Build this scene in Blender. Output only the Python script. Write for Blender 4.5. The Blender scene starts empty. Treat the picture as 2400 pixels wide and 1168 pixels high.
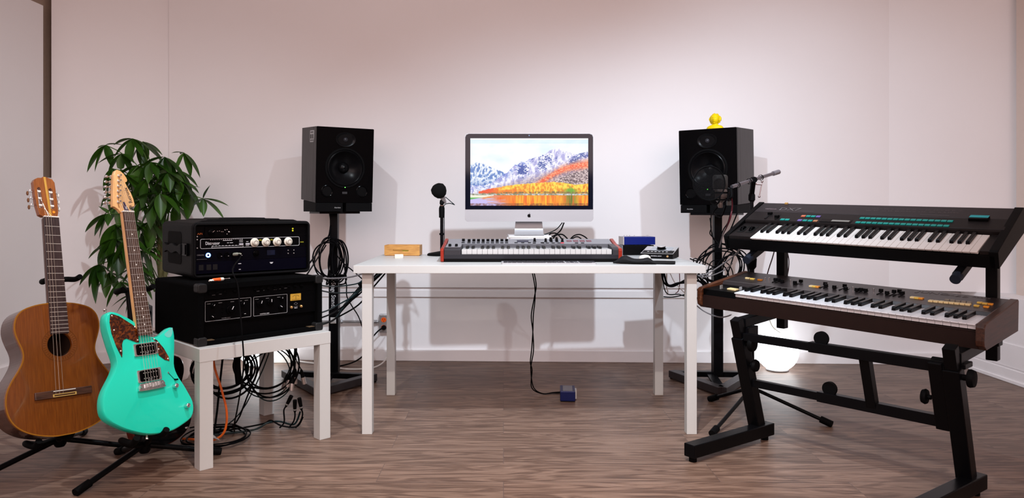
import bpy, bmesh, math, random
from mathutils import Vector, Matrix, noise
random.seed(7)
PI = math.pi
SC = bpy.context.scene
COL = SC.collection

# ------------------------------------------------------------------ camera, world, lights
CAM_H = .965; FPX = 1667.; PX0 = 1180.; PY0 = 492.
cam = bpy.data.cameras.new('camera'); camo = bpy.data.objects.new('camera', cam); COL.objects.link(camo)
camo.location = (0, 0, CAM_H); camo.rotation_euler = (PI/2, 0, 0)
cam.sensor_width = 36; cam.lens = FPX/2400*36
cam.shift_x = (1200-PX0)/2400; cam.shift_y = (PY0-584)/2400
cam.clip_start = .05
SC.camera = camo
SC.view_settings.view_transform = 'Standard'; SC.view_settings.look = 'None'
SC.view_settings.gamma = 1; SC.view_settings.use_curve_mapping = False
SC.view_settings.exposure = 0.11
w = bpy.data.worlds.new('world'); SC.world = w; w.use_nodes = True
bg = w.node_tree.nodes['Background']; bg.inputs[0].default_value = (1, .74, .68, 1); bg.inputs[1].default_value = .16

def spot(name, loc, target, watt, color, size=120, blend=.6, rad=.018):
    l = bpy.data.lights.new(name, 'SPOT'); l.energy = watt; l.color = color; l.spot_size = math.radians(size); l.spot_blend = blend
    l.shadow_soft_size = rad
    o = bpy.data.objects.new(name, l); COL.objects.link(o); o.location = loc
    d = Vector(target)-Vector(loc); o.rotation_euler = d.to_track_quat('-Z', 'Y').to_euler(); return o
WHITE = (.76, .88, 1.0)
spot('spot_lamp', (.25, 2.09, 2.2), (.4, 4.5, -.6), 200, WHITE, 104, 1.)
spot('spot_lamp', (1.33, 2.84, 2.24), (1.75, 4.3, .5), 72, WHITE, 125, 1.)
spot('spot_lamp', (-.9, 2.3, 2.3), (-1.7, 3.2, .5), 95, (.86, .94, 1.0), 120, 1.)
spot('spot_lamp', (.1, .9, 2.5), (.1, 2.15, 0), 270, (1., .90, .80), 72, 1.)  # added spot out of view, brightens the floor in front
a = bpy.data.lights.new('ambient_fill', 'AREA'); a.shape = 'RECTANGLE'; a.size = 5.; a.size_y = 1.6; a.energy = 118; a.color = (1, .745, .71)  # added soft fill behind the camera for the pink ambient light
ao = bpy.data.objects.new('ambient_fill', a); COL.objects.link(ao); ao.location = (.1, -1.3, 2.2); ao.rotation_euler = (math.radians(76), 0, 0)

# ------------------------------------------------------------------ materials
MATS = {}
def mat(name, color, rough=.5, metal=0., noise_amt=0., scale=40., bump=0., emit=None, strength=0., spec=.22, coat=0.):
    if name in MATS: return MATS[name]
    m = bpy.data.materials.new(name); m.use_nodes = True; nt = m.node_tree; p = nt.nodes['Principled BSDF']
    c = tuple(color)+(1,)
    p.inputs['Base Color'].default_value = c; p.inputs['Roughness'].default_value = rough; p.inputs['Metallic'].default_value = metal
    p.inputs['Specular IOR Level'].default_value = spec; p.inputs['Coat Weight'].default_value = coat
    if noise_amt or bump:
        tc = nt.nodes.new('ShaderNodeTexCoord'); n = nt.nodes.new('ShaderNodeTexNoise'); n.inputs['Scale'].default_value = scale; n.inputs['Detail'].default_value = 4
        nt.links.new(tc.outputs['Object'], n.inputs['Vector'])
        if noise_amt:
            mx = nt.nodes.new('ShaderNodeMix'); mx.data_type = 'RGBA'
            mx.inputs[6].default_value = tuple(x*(1-noise_amt) for x in color)+(1,); mx.inputs[7].default_value = tuple(min(1, x*(1+noise_amt)) for x in color)+(1,)
            nt.links.new(n.outputs['Fac'], mx.inputs[0]); nt.links.new(mx.outputs[2], p.inputs['Base Color'])
        if bump:
            b = nt.nodes.new('ShaderNodeBump'); b.inputs['Strength'].default_value = bump; b.inputs['Distance'].default_value = .002
            nt.links.new(n.outputs['Fac'], b.inputs['Height']); nt.links.new(b.outputs[0], p.inputs['Normal'])
    if emit:
        p.inputs['Emission Color'].default_value = tuple(emit)+(1,); p.inputs['Emission Strength'].default_value = strength
    MATS[name] = m; return m
def wood(name, c1, c2, rough=.4, axis=0, freq=14., stretch=12., coat=0.):
    """streaky wood grain running along one object axis"""
    if name in MATS: return MATS[name]
    m = bpy.data.materials.new(name); m.use_nodes = True; nt = m.node_tree; p = nt.nodes['Principled BSDF']
    tc = nt.nodes.new('ShaderNodeTexCoord'); mp = nt.nodes.new('ShaderNodeMapping')
    s = [freq*stretch]*3; s[axis] = freq
    mp.inputs['Scale'].default_value = s
    n = nt.nodes.new('ShaderNodeTexNoise'); n.inputs['Scale'].default_value = 1; n.inputs['Detail'].default_value = 6; n.inputs['Distortion'].default_value = .4
    r = nt.nodes.new('ShaderNodeValToRGB'); r.color_ramp.elements[0].position = .32; r.color_ramp.elements[1].position = .7
    r.color_ramp.elements[0].color = tuple(c1)+(1,); r.color_ramp.elements[1].color = tuple(c2)+(1,)
    nt.links.new(tc.outputs['Object'], mp.inputs[0]); nt.links.new(mp.outputs[0], n.inputs['Vector']); nt.links.new(n.outputs['Fac'], r.inputs[0])
    nt.links.new(r.outputs[0], p.inputs['Base Color']); p.inputs['Roughness'].default_value = rough; p.inputs['Coat Weight'].default_value = coat
    MATS[name] = m; return m

WALL = mat('painted wall', (.80, .775, .775), .75, noise_amt=.02, scale=2.5, bump=.08)
WALL2 = mat('painted lower wall', (.80, .765, .765), .7, noise_amt=.03, scale=5, bump=.25)
BROWN = mat('brown gap', (.30, .22, .17), .8, noise_amt=.1)
CEIL = mat('ceiling paint', (.7, .68, .67), .8, noise_amt=.02)
SKIRT = mat('baseboard paint', (.79, .75, .75), .6, noise_amt=.04, scale=9, bump=.2)
BLK = mat('satin black', (.0018, .0018, .0021), .45, noise_amt=.15, spec=.07)
BLKG = mat('gloss black', (.0012, .0012, .0015), .16, noise_amt=.1, spec=.05)
BLKR = mat('rubber black', (.002, .002, .0023), .65, noise_amt=.2, spec=.06)
BLKM = mat('black powder coated metal', (.002, .002, .0026), .34, noise_amt=.15, scale=300, bump=.05, spec=.10)
CABLE = mat('black cable', (.0016, .0016, .0022), .55, noise_amt=.1, spec=.05)
TCABLE = mat('dark teal cable', (.003, .014, .017), .45, noise_amt=.1, spec=.2)
WCABLE = mat('white cable', (.62, .58, .55), .5, noise_amt=.05)
GCABLE = mat('grey cable', (.16, .15, .155), .4, noise_amt=.1)
OCABLE = mat('orange cable', (.75, .14, .02), .45, noise_amt=.08)
RCABLE = mat('red cable', (.07, .004, .01), .45, noise_amt=.08)
WHT = mat('white laminate', (.47, .47, .46), .35, noise_amt=.015, scale=60)
SILVER = mat('brushed aluminium', (.62, .62, .62), .35, .75, noise_amt=.06, scale=90)
ALU = mat('pale anodised aluminium', (.38, .38, .395), .4, .25, noise_amt=.02, scale=120)
CHROME = mat('chrome', (.72, .72, .74), .12, 1., noise_amt=.05)
GOLD = mat('brass', (.75, .52, .25), .3, 1., noise_amt=.06)
IVORY = mat('ivory plastic', (.80, .77, .70), .35, noise_amt=.03)
KEYW = mat('white key plastic', (.47, .46, .45), .28, noise_amt=.015)
KEYB = mat('black key plastic', (.0018, .0018, .0024), .3, noise_amt=.1, spec=.12)
INK = mat('white print', (.62, .62, .64), .5, noise_amt=.05)
INKD = mat('dim grey print', (.13, .12, .125), .5, noise_amt=.05)

# ------------------------------------------------------------------ helpers
def at(px, py, Y):
    """world point seen in direction (px,py) of the 2400x1168 view at depth Y"""
    return Vector(((px-PX0)/FPX*Y, Y, CAM_H-(py-PY0)/FPX*Y))
def fl(px, py):
    return at(px, py, CAM_H*FPX/(py-PY0))
def frame(z, up=(0, 0, 1)):
    z = Vector(z).normalized(); u = Vector(up)
    if abs(z.dot(u)) > .97: u = Vector((0, 1, 0))
    x = u.cross(z).normalized(); y = z.cross(x)
    return x, y, z
def RM(yaw, pitch=0, roll=0):
    return (Matrix.Rotation(math.radians(yaw), 4, 'Z') @ Matrix.Rotation(math.radians(pitch), 4, 'X') @ Matrix.Rotation(math.radians(roll), 4, 'Y'))

class G:
    """collects shapes and links them as one mesh object"""
    def __init__(s): s.b = bmesh.new()
    def box(s, x0, x1, y0, y1, z0, z1, M=None):
        v = [s.b.verts.new((x, y, z)) for z in (z0, z1) for y in (y0, y1) for x in (x0, x1)]
        for f in ((0, 2, 3, 1), (4, 5, 7, 6), (0, 1, 5, 4), (2, 6, 7, 3), (0, 4, 6, 2), (1, 3, 7, 5)): s.b.faces.new([v[i] for i in f])
        if M is not None: bmesh.ops.transform(s.b, matrix=M, verts=v)
        return s
    def ring(s, c, x, y, r, n, ry=None):
        ry = r if ry is None else ry
        return [s.b.verts.new(c + x*(r*math.cos(2*PI*i/n)) + y*(ry*math.sin(2*PI*i/n))) for i in range(n)]
    def skin(s, rings, cap=True, closed=False):
        n = len(rings[0])
        for a_, b_ in zip(rings[:-1], rings[1:]):
            for i in range(n): s.b.faces.new((a_[i], a_[(i+1) % n], b_[(i+1) % n], b_[i]))
        if closed:
            a_, b_ = rings[-1], rings[0]
            for i in range(n): s.b.faces.new((a_[i], a_[(i+1) % n], b_[(i+1) % n], b_[i]))
        elif cap:
            s.b.faces.new(rings[0][::-1]); s.b.faces.new(rings[-1])
        return s
    def cyl(s, p, q, r, r2=None, n=16):
        p, q = Vector(p), Vector(q); x, y, z = frame(q-p); r2 = r if r2 is None else r2
        return s.skin([s.ring(p, x, y, r, n), s.ring(q, x, y, r2, n)])
    def lathe(s, p, d, prof, n=24, cap=True):
        """prof: (radius, distance along d) list"""
        p = Vector(p); x, y, z = frame(d)
        return s.skin([s.ring(p+z*h, x, y, max(r, 1e-5), n) for r, h in prof], cap)
    def bar(s, p, q, w_, h_, up=(0, 0, 1)):
        """rectangular tube: w_ across, h_ along up"""
        p, q = Vector(p), Vector(q); x, y, z = frame(q-p, up)
        rs = [[s.b.verts.new(c+x*sx*w_/2+y*sy*h_/2) for sx, sy in ((-1, -1), (1, -1), (1, 1), (-1, 1))] for c in (p, q)]
        return s.skin(rs)
    def tube(s, pts, r, n=6, smooth=4, cap=True, closed=False):
        pts = [Vector(p) for p in pts]
        if smooth > 1 and len(pts) > 2:
            out = []; N = len(pts)
            rng = range(N if closed else N-1)
            for i in rng:
                if closed: p0, p1, p2, p3 = pts[i-1], pts[i], pts[(i+1) % N], pts[(i+2) % N]
                else: p0, p1, p2, p3 = pts[max(i-1, 0)], pts[i], pts[i+1], pts[min(i+2, N-1)]
                for k in range(smooth):
                    t = k/smooth
                    out.append(.5*((2*p1)+(p2-p0)*t+(2*p0-5*p1+4*p2-p3)*t*t+(3*p1-p0-3*p2+p3)*t**3))
            if not closed: out.append(pts[-1])
            pts = out
        rings = []; N = len(pts); px_ = None
        for i, c in enumerate(pts):
            if closed: d = pts[(i+1) % N]-pts[i-1]
            else: d = pts[min(i+1, N-1)]-pts[max(i-1, 0)]
            if d.length < 1e-9: d = Vector((0, 0, 1))
            d.normalize()
            if px_ is None: px_ = frame(d)[0]
            x = (px_-d*px_.dot(d)); x = x.normalized() if x.length > 1e-6 else frame(d)[0]
            px_ = x; rings.append(s.ring(c, x, d.cross(x), r, n))
        return s.skin(rings, cap, closed)
    def prism(s, pts, a0, a1, axis='y', holes=()):
        """outline (u,v) extruded a0..a1; axis y: u=x v=z ; axis z: u=x v=y ; axis x: u=y v=z"""
        def P(u, v, a_): return (u, a_, v) if axis == 'y' else ((u, v, a_) if axis == 'z' else (a_, u, v))
        loops = [pts]+list(holes)
        sides = []
        for a_ in (a0, a1):
            es = []; vl = []
            for L in loops:
                vs = [s.b.verts.new(P(u, v, a_)) for u, v in L]; vl.append(vs)
                if holes: es += [s.b.edges.new((vs[i], vs[(i+1) % len(vs)])) for i in range(len(vs))]
            if holes: bmesh.ops.triangle_fill(s.b, use_beauty=True, edges=es)
            else: s.b.faces.new(vl[0])
            sides.append(vl)
        for A, B in zip(*sides):
            for i in range(len(A)):
                j = (i+1) % len(A); s.b.faces.new((A[i], A[j], B[j], B[i]))
        return s
    def sphere(s, c, r, n=16, m=10, sc=(1, 1, 1)):
        rings = []
        for j in range(1, m):
            t = PI*j/m
            rings.append([s.b.verts.new(Vector(c)+Vector((sc[0]*r*math.sin(t)*math.cos(2*PI*i/n), sc[1]*r*math.sin(t)*math.sin(2*PI*i/n), -sc[2]*r*math.cos(t)))) for i in range(n)])
        return s.skin(rings)
    def build(s, name, m, parent=None, bevel=0., smooth=False, seg=2, kind=None, label=None, M=None):
        bmesh.ops.recalc_face_normals(s.b, faces=s.b.faces)
        me = bpy.data.meshes.new(name); s.b.to_mesh(me); s.b.free()
        me.materials.append(m)
        if smooth:
            me.shade_smooth(); me.set_sharp_from_angle(angle=math.radians(38))
        o = bpy.data.objects.new(name, me); COL.objects.link(o)
        if M is not None: o.matrix_world = M
        if parent is not None: o.parent = parent
        if bevel:
            b = o.modifiers.new('bevel', 'BEVEL'); b.width = bevel; b.segments = seg; b.limit_method = 'ANGLE'; b.angle_limit = math.radians(40)
            b.harden_normals = False
        if kind: o['kind'] = kind
        if label: o['label'] = label
        return o
def thing(name, label, cat, loc=(0, 0, 0), yaw=0, pitch=0, roll=0, group=None):
    o = bpy.data.objects.new(name, None); COL.objects.link(o); o.empty_display_size = .05
    o.matrix_world = Matrix.Translation(Vector(loc)) @ RM(yaw, pitch, roll)
    o['label'] = label; o['category'] = cat
    if group: o['group'] = group
    return o
def tag(o, label, cat, group=None):
    o['label'] = label; o['category'] = cat
    if group: o['group'] = group
    return o
def part(src, name, parent, loc):
    """another copy of a part that shares its mesh"""
    o = bpy.data.objects.new(name, src.data); COL.objects.link(o); o.parent = parent; o.location = loc
    return o
def text(body, size, m, parent, loc, M=None, name='lettering', depth=.0004, align='CENTER', squeeze=1.):
    c = bpy.data.curves.new(name, 'FONT'); c.body = body; c.size = size; c.extrude = depth; c.align_x = align; c.align_y = 'CENTER'; c.resolution_u = 2
    t = bpy.data.objects.new(name, c); COL.objects.link(t)
    bpy.context.view_layer.update()
    me = bpy.data.meshes.new_from_object(t); bpy.data.objects.remove(t)
    T = Matrix.Translation(Vector(loc)) @ (M if M is not None else Matrix.Rotation(PI/2, 4, 'X')) @ Matrix.Diagonal((squeeze, 1, 1, 1))
    me.transform(T); me.materials.clear(); me.materials.append(m)
    o = bpy.data.objects.new(name, me); COL.objects.link(o); o.parent = parent
    return o
def rrect(x0, x1, y0, y1, r, n=5):
    out = []
    for cx, cy, a0 in ((x1-r, y1-r, 0), (x0+r, y1-r, 90), (x0+r, y0+r, 180), (x1-r, y0+r, 270)):
        for i in range(n+1):
            t = math.radians(a0+90*i/n); out.append((cx+r*math.cos(t), cy+r*math.sin(t)))
    return out
def circ(cx, cy, r, n=32, ry=None):
    ry = ry or r
    return [(cx+r*math.cos(2*PI*i/n), cy+ry*math.sin(2*PI*i/n)) for i in range(n)]
def cable(name, pts, r, m, label, cat='cable', group=None, smooth=6, n=8):
    o = G().tube(pts, r, n, smooth).build(name, m, smooth=True)
    return tag(o, label, cat, group)

# ------------------------------------------------------------------ the room
def floor_mat():
    m = bpy.data.materials.new('laminate planks'); m.use_nodes = True; nt = m.node_tree; p = nt.nodes['Principled BSDF']; L = nt.links.new; N = nt.nodes.new
    tc = N('ShaderNodeTexCoord'); br = N('ShaderNodeTexBrick')
    br.inputs['Scale'].default_value = 1; br.inputs['Brick Width'].default_value = 1.22; br.inputs['Row Height'].default_value = .18
    br.inputs['Mortar Size'].default_value = .0012; br.inputs['Mortar Smooth'].default_value = .1; br.inputs['Bias'].default_value = 0; br.offset = .37; br.offset_frequency = 2
    br.inputs['Color1'].default_value = (0, 0, 0, 1); br.inputs['Color2'].default_value = (1, 1, 1, 1); br.inputs['Mortar'].default_value = (.5, .5, .5, 1)
    L(tc.outputs['Object'], br.inputs['Vector'])
    # shift the grain per plank
    ad = N('ShaderNodeVectorMath'); ad.operation = 'MULTIPLY_ADD'; ad.inputs[1].default_value = (7.3, 3.1, 5.); L(br.outputs['Color'], ad.inputs[0]); L(tc.outputs['Object'], ad.inputs[2])
    mp = N('ShaderNodeMapping'); mp.inputs['Scale'].default_value = (1.1, 9, 1); L(ad.outputs[0], mp.inputs[0])
    n1 = N('ShaderNodeTexNoise'); n1.inputs['Scale'].default_value = 1.6; n1.inputs['Detail'].default_value = 5; n1.inputs['Distortion'].default_value = 1.2; L(mp.outputs[0], n1.inputs['Vector'])
    wv = N('ShaderNodeMath'); wv.operation = 'MULTIPLY'; wv.inputs[1].default_value = 34; L(n1.outputs['Fac'], wv.inputs[0])
    sn = N('ShaderNodeMath'); sn.operation = 'SINE'; L(wv.outputs[0], sn.inputs[0])
    mp2 = N('ShaderNodeMapping'); mp2.inputs['Scale'].default_value = (5, 130, 1); L(ad.outputs[0], mp2.inputs[0])
    n2 = N('ShaderNodeTexNoise'); n2.inputs['Scale'].default_value = 1.; n2.inputs['Detail'].default_value = 4; L(mp2.outputs[0], n2.inputs['Vector'])
    mr = N('ShaderNodeMapRange'); mr.inputs[1].default_value = -1; mr.inputs[2].default_value = 1; mr.inputs[3].default_value = .0; mr.inputs[4].default_value = .34; L(sn.outputs[0], mr.inputs[0])
    a1 = N('ShaderNodeMath'); a1.operation = 'ADD'; L(mr.outputs[0], a1.inputs[0])
    m2 = N('ShaderNodeMath'); m2.operation = 'MULTIPLY'; m2.inputs[1].default_value = .85; L(n2.outputs['Fac'], m2.inputs[0]); L(m2.outputs[0], a1.inputs[1])
    cr = N('ShaderNodeValToRGB'); e = cr.color_ramp.elements; e[0].position = .15; e[0].color = (.036, .018, .012, 1); e[1].position = .95; e[1].color = (.245, .160, .118, 1)
    el = cr.color_ramp.elements.new(.5); el.color = (.122, .072, .051, 1)
    L(a1.outputs[0], cr.inputs[0])
    sep = N('ShaderNodeSeparateColor'); L(br.outputs['Color'], sep.inputs[0])
    pv = N('ShaderNodeMapRange'); pv.inputs[3].default_value = .88; pv.inputs[4].default_value = 1.08; L(sep.outputs[0], pv.inputs[0])
    mx = N('ShaderNodeVectorMath'); mx.operation = 'SCALE'; L(cr.outputs[0], mx.inputs[0]); L(pv.outputs[0], mx.inputs['Scale'])
    dk = N('ShaderNodeMix'); dk.data_type = 'RGBA'; L(br.outputs['Fac'], dk.inputs[0]); L(mx.outputs[0], dk.inputs[6]); dk.inputs[7].default_value = (.09, .06, .05, 1)
    L(dk.outputs[2], p.inputs['Base Color']); p.inputs['Roughness'].default_value = .42; p.inputs['Specular IOR Level'].default_value = .28
    bp = N('ShaderNodeBump'); bp.inputs['Strength'].default_value = .12; bp.inputs['Distance'].default_value = .002; L(a1.outputs[0], bp.inputs['Height']); L(bp.outputs[0], p.inputs['Normal'])
    return m
o = G().box(-3.6, 3.9, -1.5, 5.2, -.05, 0).build('floor', floor_mat(), kind='structure')
G().box(-3.6, 3.9, -1.5, 5.2, 2.9, 2.95).build('ceiling', CEIL, kind='structure')
def wallseg(g, p, q, z0, z1, th=.06):
    """vertical slab whose room face runs p->q (left to right seen from the camera)"""
    p = Vector((p[0], p[1], 0)); q = Vector((q[0], q[1], 0)); d = (q-p).normalized(); n = Vector((-d.y, d.x, 0))
    v = [g.b.verts.new((c.x, c.y, z)) for z in (z0, z1) for c in (p, q, q+n*th, p+n*th)]
    for f in ((0, 3, 2, 1), (4, 5, 6, 7), (0, 1, 5, 4), (1, 2, 6, 5), (2, 3, 7, 6), (3, 0, 4, 7)): g.b.faces.new([v[i] for i in f])
    return g
# upper panels hang over a slightly set back lower wall
UL, UM0, UM1, UR = (-2.765, 4.35), (-2.157, 4.585), (2.40, 4.43), (3.03, 4.20)
ZL = .471
Ym = lambda X: 4.512-.034*X
g = G(); wallseg(g, (UM0[0], Ym(UM0[0])), (-1.265, Ym(-1.265)), ZL, 2.9); wallseg(g, (-1.265, Ym(-1.265)-.002), (.102, Ym(.102)-.002), ZL, 2.9); wallseg(g, (.102, Ym(.1)), (UM1[0], Ym(UM1[0])), ZL, 2.9)
g.build('wall_back', WALL, kind='structure')
g = G(); wallseg(g, UL, (UM0[0], UM0[1]+.035), ZL, 2.9, .1); g.build('wall_back_left', WALL, kind='structure')
g = G(); wallseg(g, (UM1[0], UM1[1]), UR, ZL, 2.9, .1); g.build('wall_back_right', WALL, kind='structure')
Yl = lambda X: Ym(X)+.014
g = G(); wallseg(g, (-2.157, Yl(-2.157)), (2.90, Yl(2.90)), 0, ZL+.05, .1); wallseg(g, (-2.85, 4.30), (-2.157, 4.615), 0, ZL+.05, .1)
g.build('wall_back_lower', WALL2, kind='structure')
# rail along the lower wall
g = G(); wallseg(g, (-2.157, Yl(-2.157)-.012), (2.84, Yl(2.84)-.012), .408, .452, .02); g.build('trim_1', SKIRT, kind='structure', bevel=.003)
# side walls
g = G(); g.box(-2.86, -2.76, -1.5, 4.265, 0, 2.19).box(-2.86, -2.76, 4.265, 4.42, 0, 1.16).box(-2.86, -2.76, 4.34, 4.9, 0, .5)
g.build('wall_left', WALL, kind='structure')
G().box(-3.05, -2.90, -1.5, 4.4, 2.1, 2.9).box(-2.93, -2.80, 4.20, 4.52, 1.16, 2.9).build('trim_2', BROWN, kind='structure')
g = G(); g.box(3.03, 3.13, -1.5, 4.22, ZL, 2.9); g.build('wall_right', WALL, kind='structure')
g = G(); g.box(2.84, 3.1, -1.5, 4.42, 0, ZL); g.build('wall_right_lower', WALL2, kind='structure')
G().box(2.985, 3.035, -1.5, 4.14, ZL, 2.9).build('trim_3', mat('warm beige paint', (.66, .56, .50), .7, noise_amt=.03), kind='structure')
# baseboards
g = G(); wallseg(g, (-2.157, Yl(-2.157)-.014), (2.83, Yl(2.83)-.014), 0, .074, .015); g.build('baseboard_back', SKIRT, kind='structure', bevel=.004)
g = G(); wallseg(g, (-2.77, 4.32), (-2.157, 4.60), 0, .074, .015); g.build('baseboard_back_left', SKIRT, kind='structure', bevel=.004)
G().box(-2.762, -2.745, -1.5, 4.84, 0, .10).box(-2.762, -2.735, -1.5, 4.84, 0, .02).build('baseboard_left', SKIRT, kind='structure', bevel=.003)
G().box(2.823, 2.842, -1.5, 4.41, 0, .076).box(2.815, 2.842, -1.5, 4.41, 0, .02).build('baseboard_right', SKIRT, kind='structure', bevel=.003)
G().box(2.834, 2.842, -1.5, 4.40, .082, .214).build('trim_4', SKIRT, kind='structure', bevel=.002)

# ------------------------------------------------------------------ desk and lack-style side table
TZ = .728
def legbox(x, y, s, z): return G().box(x-s/2, x+s/2, y-s/2, y+s/2, 0, z)
desk = thing('desk', 'long white desk on four slim square legs carrying the computer', 'desk', (.1115, 3.40, 0))
G().box(-.75, .75, -.376, .376, TZ-.034, TZ).build('tabletop', WHT, desk, bevel=.0015)
for sx in (-1, 1):
    for sy in (-1, 1): legbox(sx*.6976, sy*.322-.002, .043, TZ-.034).build('leg', WHT, desk, bevel=.001)
st = thing('side_table', 'low square white side table under the two rack cases', 'table', (-1.12, 3.0105, 0), 45)
G().box(-.275, .275, -.275, .275, .40, .45).build('tabletop', WHT, st, bevel=.0015)
for sx in (-1, 1):
    for sy in (-1, 1): legbox(sx*.249, sy*.249, .05, .4).build('leg', WHT, st, bevel=.001)

# ------------------------------------------------------------------ computer
mc = thing('desktop_computer', 'silver all-in-one computer showing a mountain lake wallpaper', 'computer', (.13, 3.60, .836))
W2, ZB, ZT = .325, .069, .516
zc = .131
g = G()
g.prism(rrect(-W2, W2, ZB, ZT, .018, 6), 0, .006)
# bulged back
rings = []
for k, (s_, y_) in enumerate(((1, .006), (.97, .014), (.8, .03), (.5, .044), (.2, .05))):
    rings.append([g.b.verts.new((x*s_, y_, (z-.3)*s_+.3)) for x, z in rrect(-W2, W2, ZB, ZT, .018, 6)])
g.skin(rings); g.build('housing', ALU, mc, smooth=True)
G().prism(rrect(-W2+.003, W2-.003, ZB+.002, zc-.0005, .014, 6)[:12]+rrect(-W2+.003, W2-.003, ZB+.002, zc-.0005, .0005, 6)[12:] if False else [(-W2, zc-.001), (W2, zc-.001), (W2, ZB+.016), (W2-.006, ZB+.004), (W2-.018, ZB), (-W2+.018, ZB), (-W2+.006, ZB+.004), (-W2, ZB+.016)], -.0015, .001).build('chin', ALU, mc)
bz = [(-W2+.0, zc), (W2-.0, zc), (W2, ZT-.018), (W2-.005, ZT-.006), (W2-.018, ZT-.001), (-W2+.018, ZT-.001), (-W2+.005, ZT-.006), (-W2, ZT-.018)]
bz = [(x*.994, z-.0015 if z > .3 else z) for x, z in bz]
G().prism(bz, -.002, .001).build('bezel', mat('bezel glass', (.003, .004, .010), .08, noise_amt=.1, spec=.2), mc)
G().cyl((0, -.0025, ZT-.011), (0, -.0018, ZT-.011), .0026, n=12).build('camera_lens', mat('lens grey', (.2, .3, .5), .2, noise_amt=.1), mc)
# the picture on the display, as a lit colour grid
def srgb(c): return tuple((x/12.92 if x <= .04045 else ((x+.055)/1.055)**2.4) for x in c)
def lerp(a_, b_, t): t = max(0, min(1, t)); return tuple(x+(y-x)*t for x, y in zip(a_, b_))
def pl(u, P):
    if u <= P[0][0]: return P[0][1]
    for (a_, b_), (c_, d_) in zip(P, P[1:]):
        if u <= c_: return b_+(d_-b_)*(u-a_)/(c_-a_)
    return P[-1][1]
RIDGE = [(.12, .70), (.2, .64), (.27, .545), (.32, .50), (.36, .43), (.38, .385), (.40, .39), (.44, .345), (.46, .36), (.50, .31), (.56, .27), (.6, .265), (.66, .2), (.70, .165), (.735, .135), (.76, .14), (.80, .185), (.84, .2), (.9, .235), (.94, .215), (1, .2)]
FAR = [(0, .37), (.06, .36), (.12, .385), (.18, .43), (.24, .47), (.3, .53), (.36, .6)]
TREE = [(0, .81), (.07, .79), (.16, .75), (.3, .71), (.42, .68), (.55, .665), (.7, .65), (.8, .66), (.88, .69), (.95, .68), (1, .67)]
def fb(x, y, s, o_=4): return noise.fractal(Vector((x*s, y*s, 3.3)), 1., 2., o_)
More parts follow.
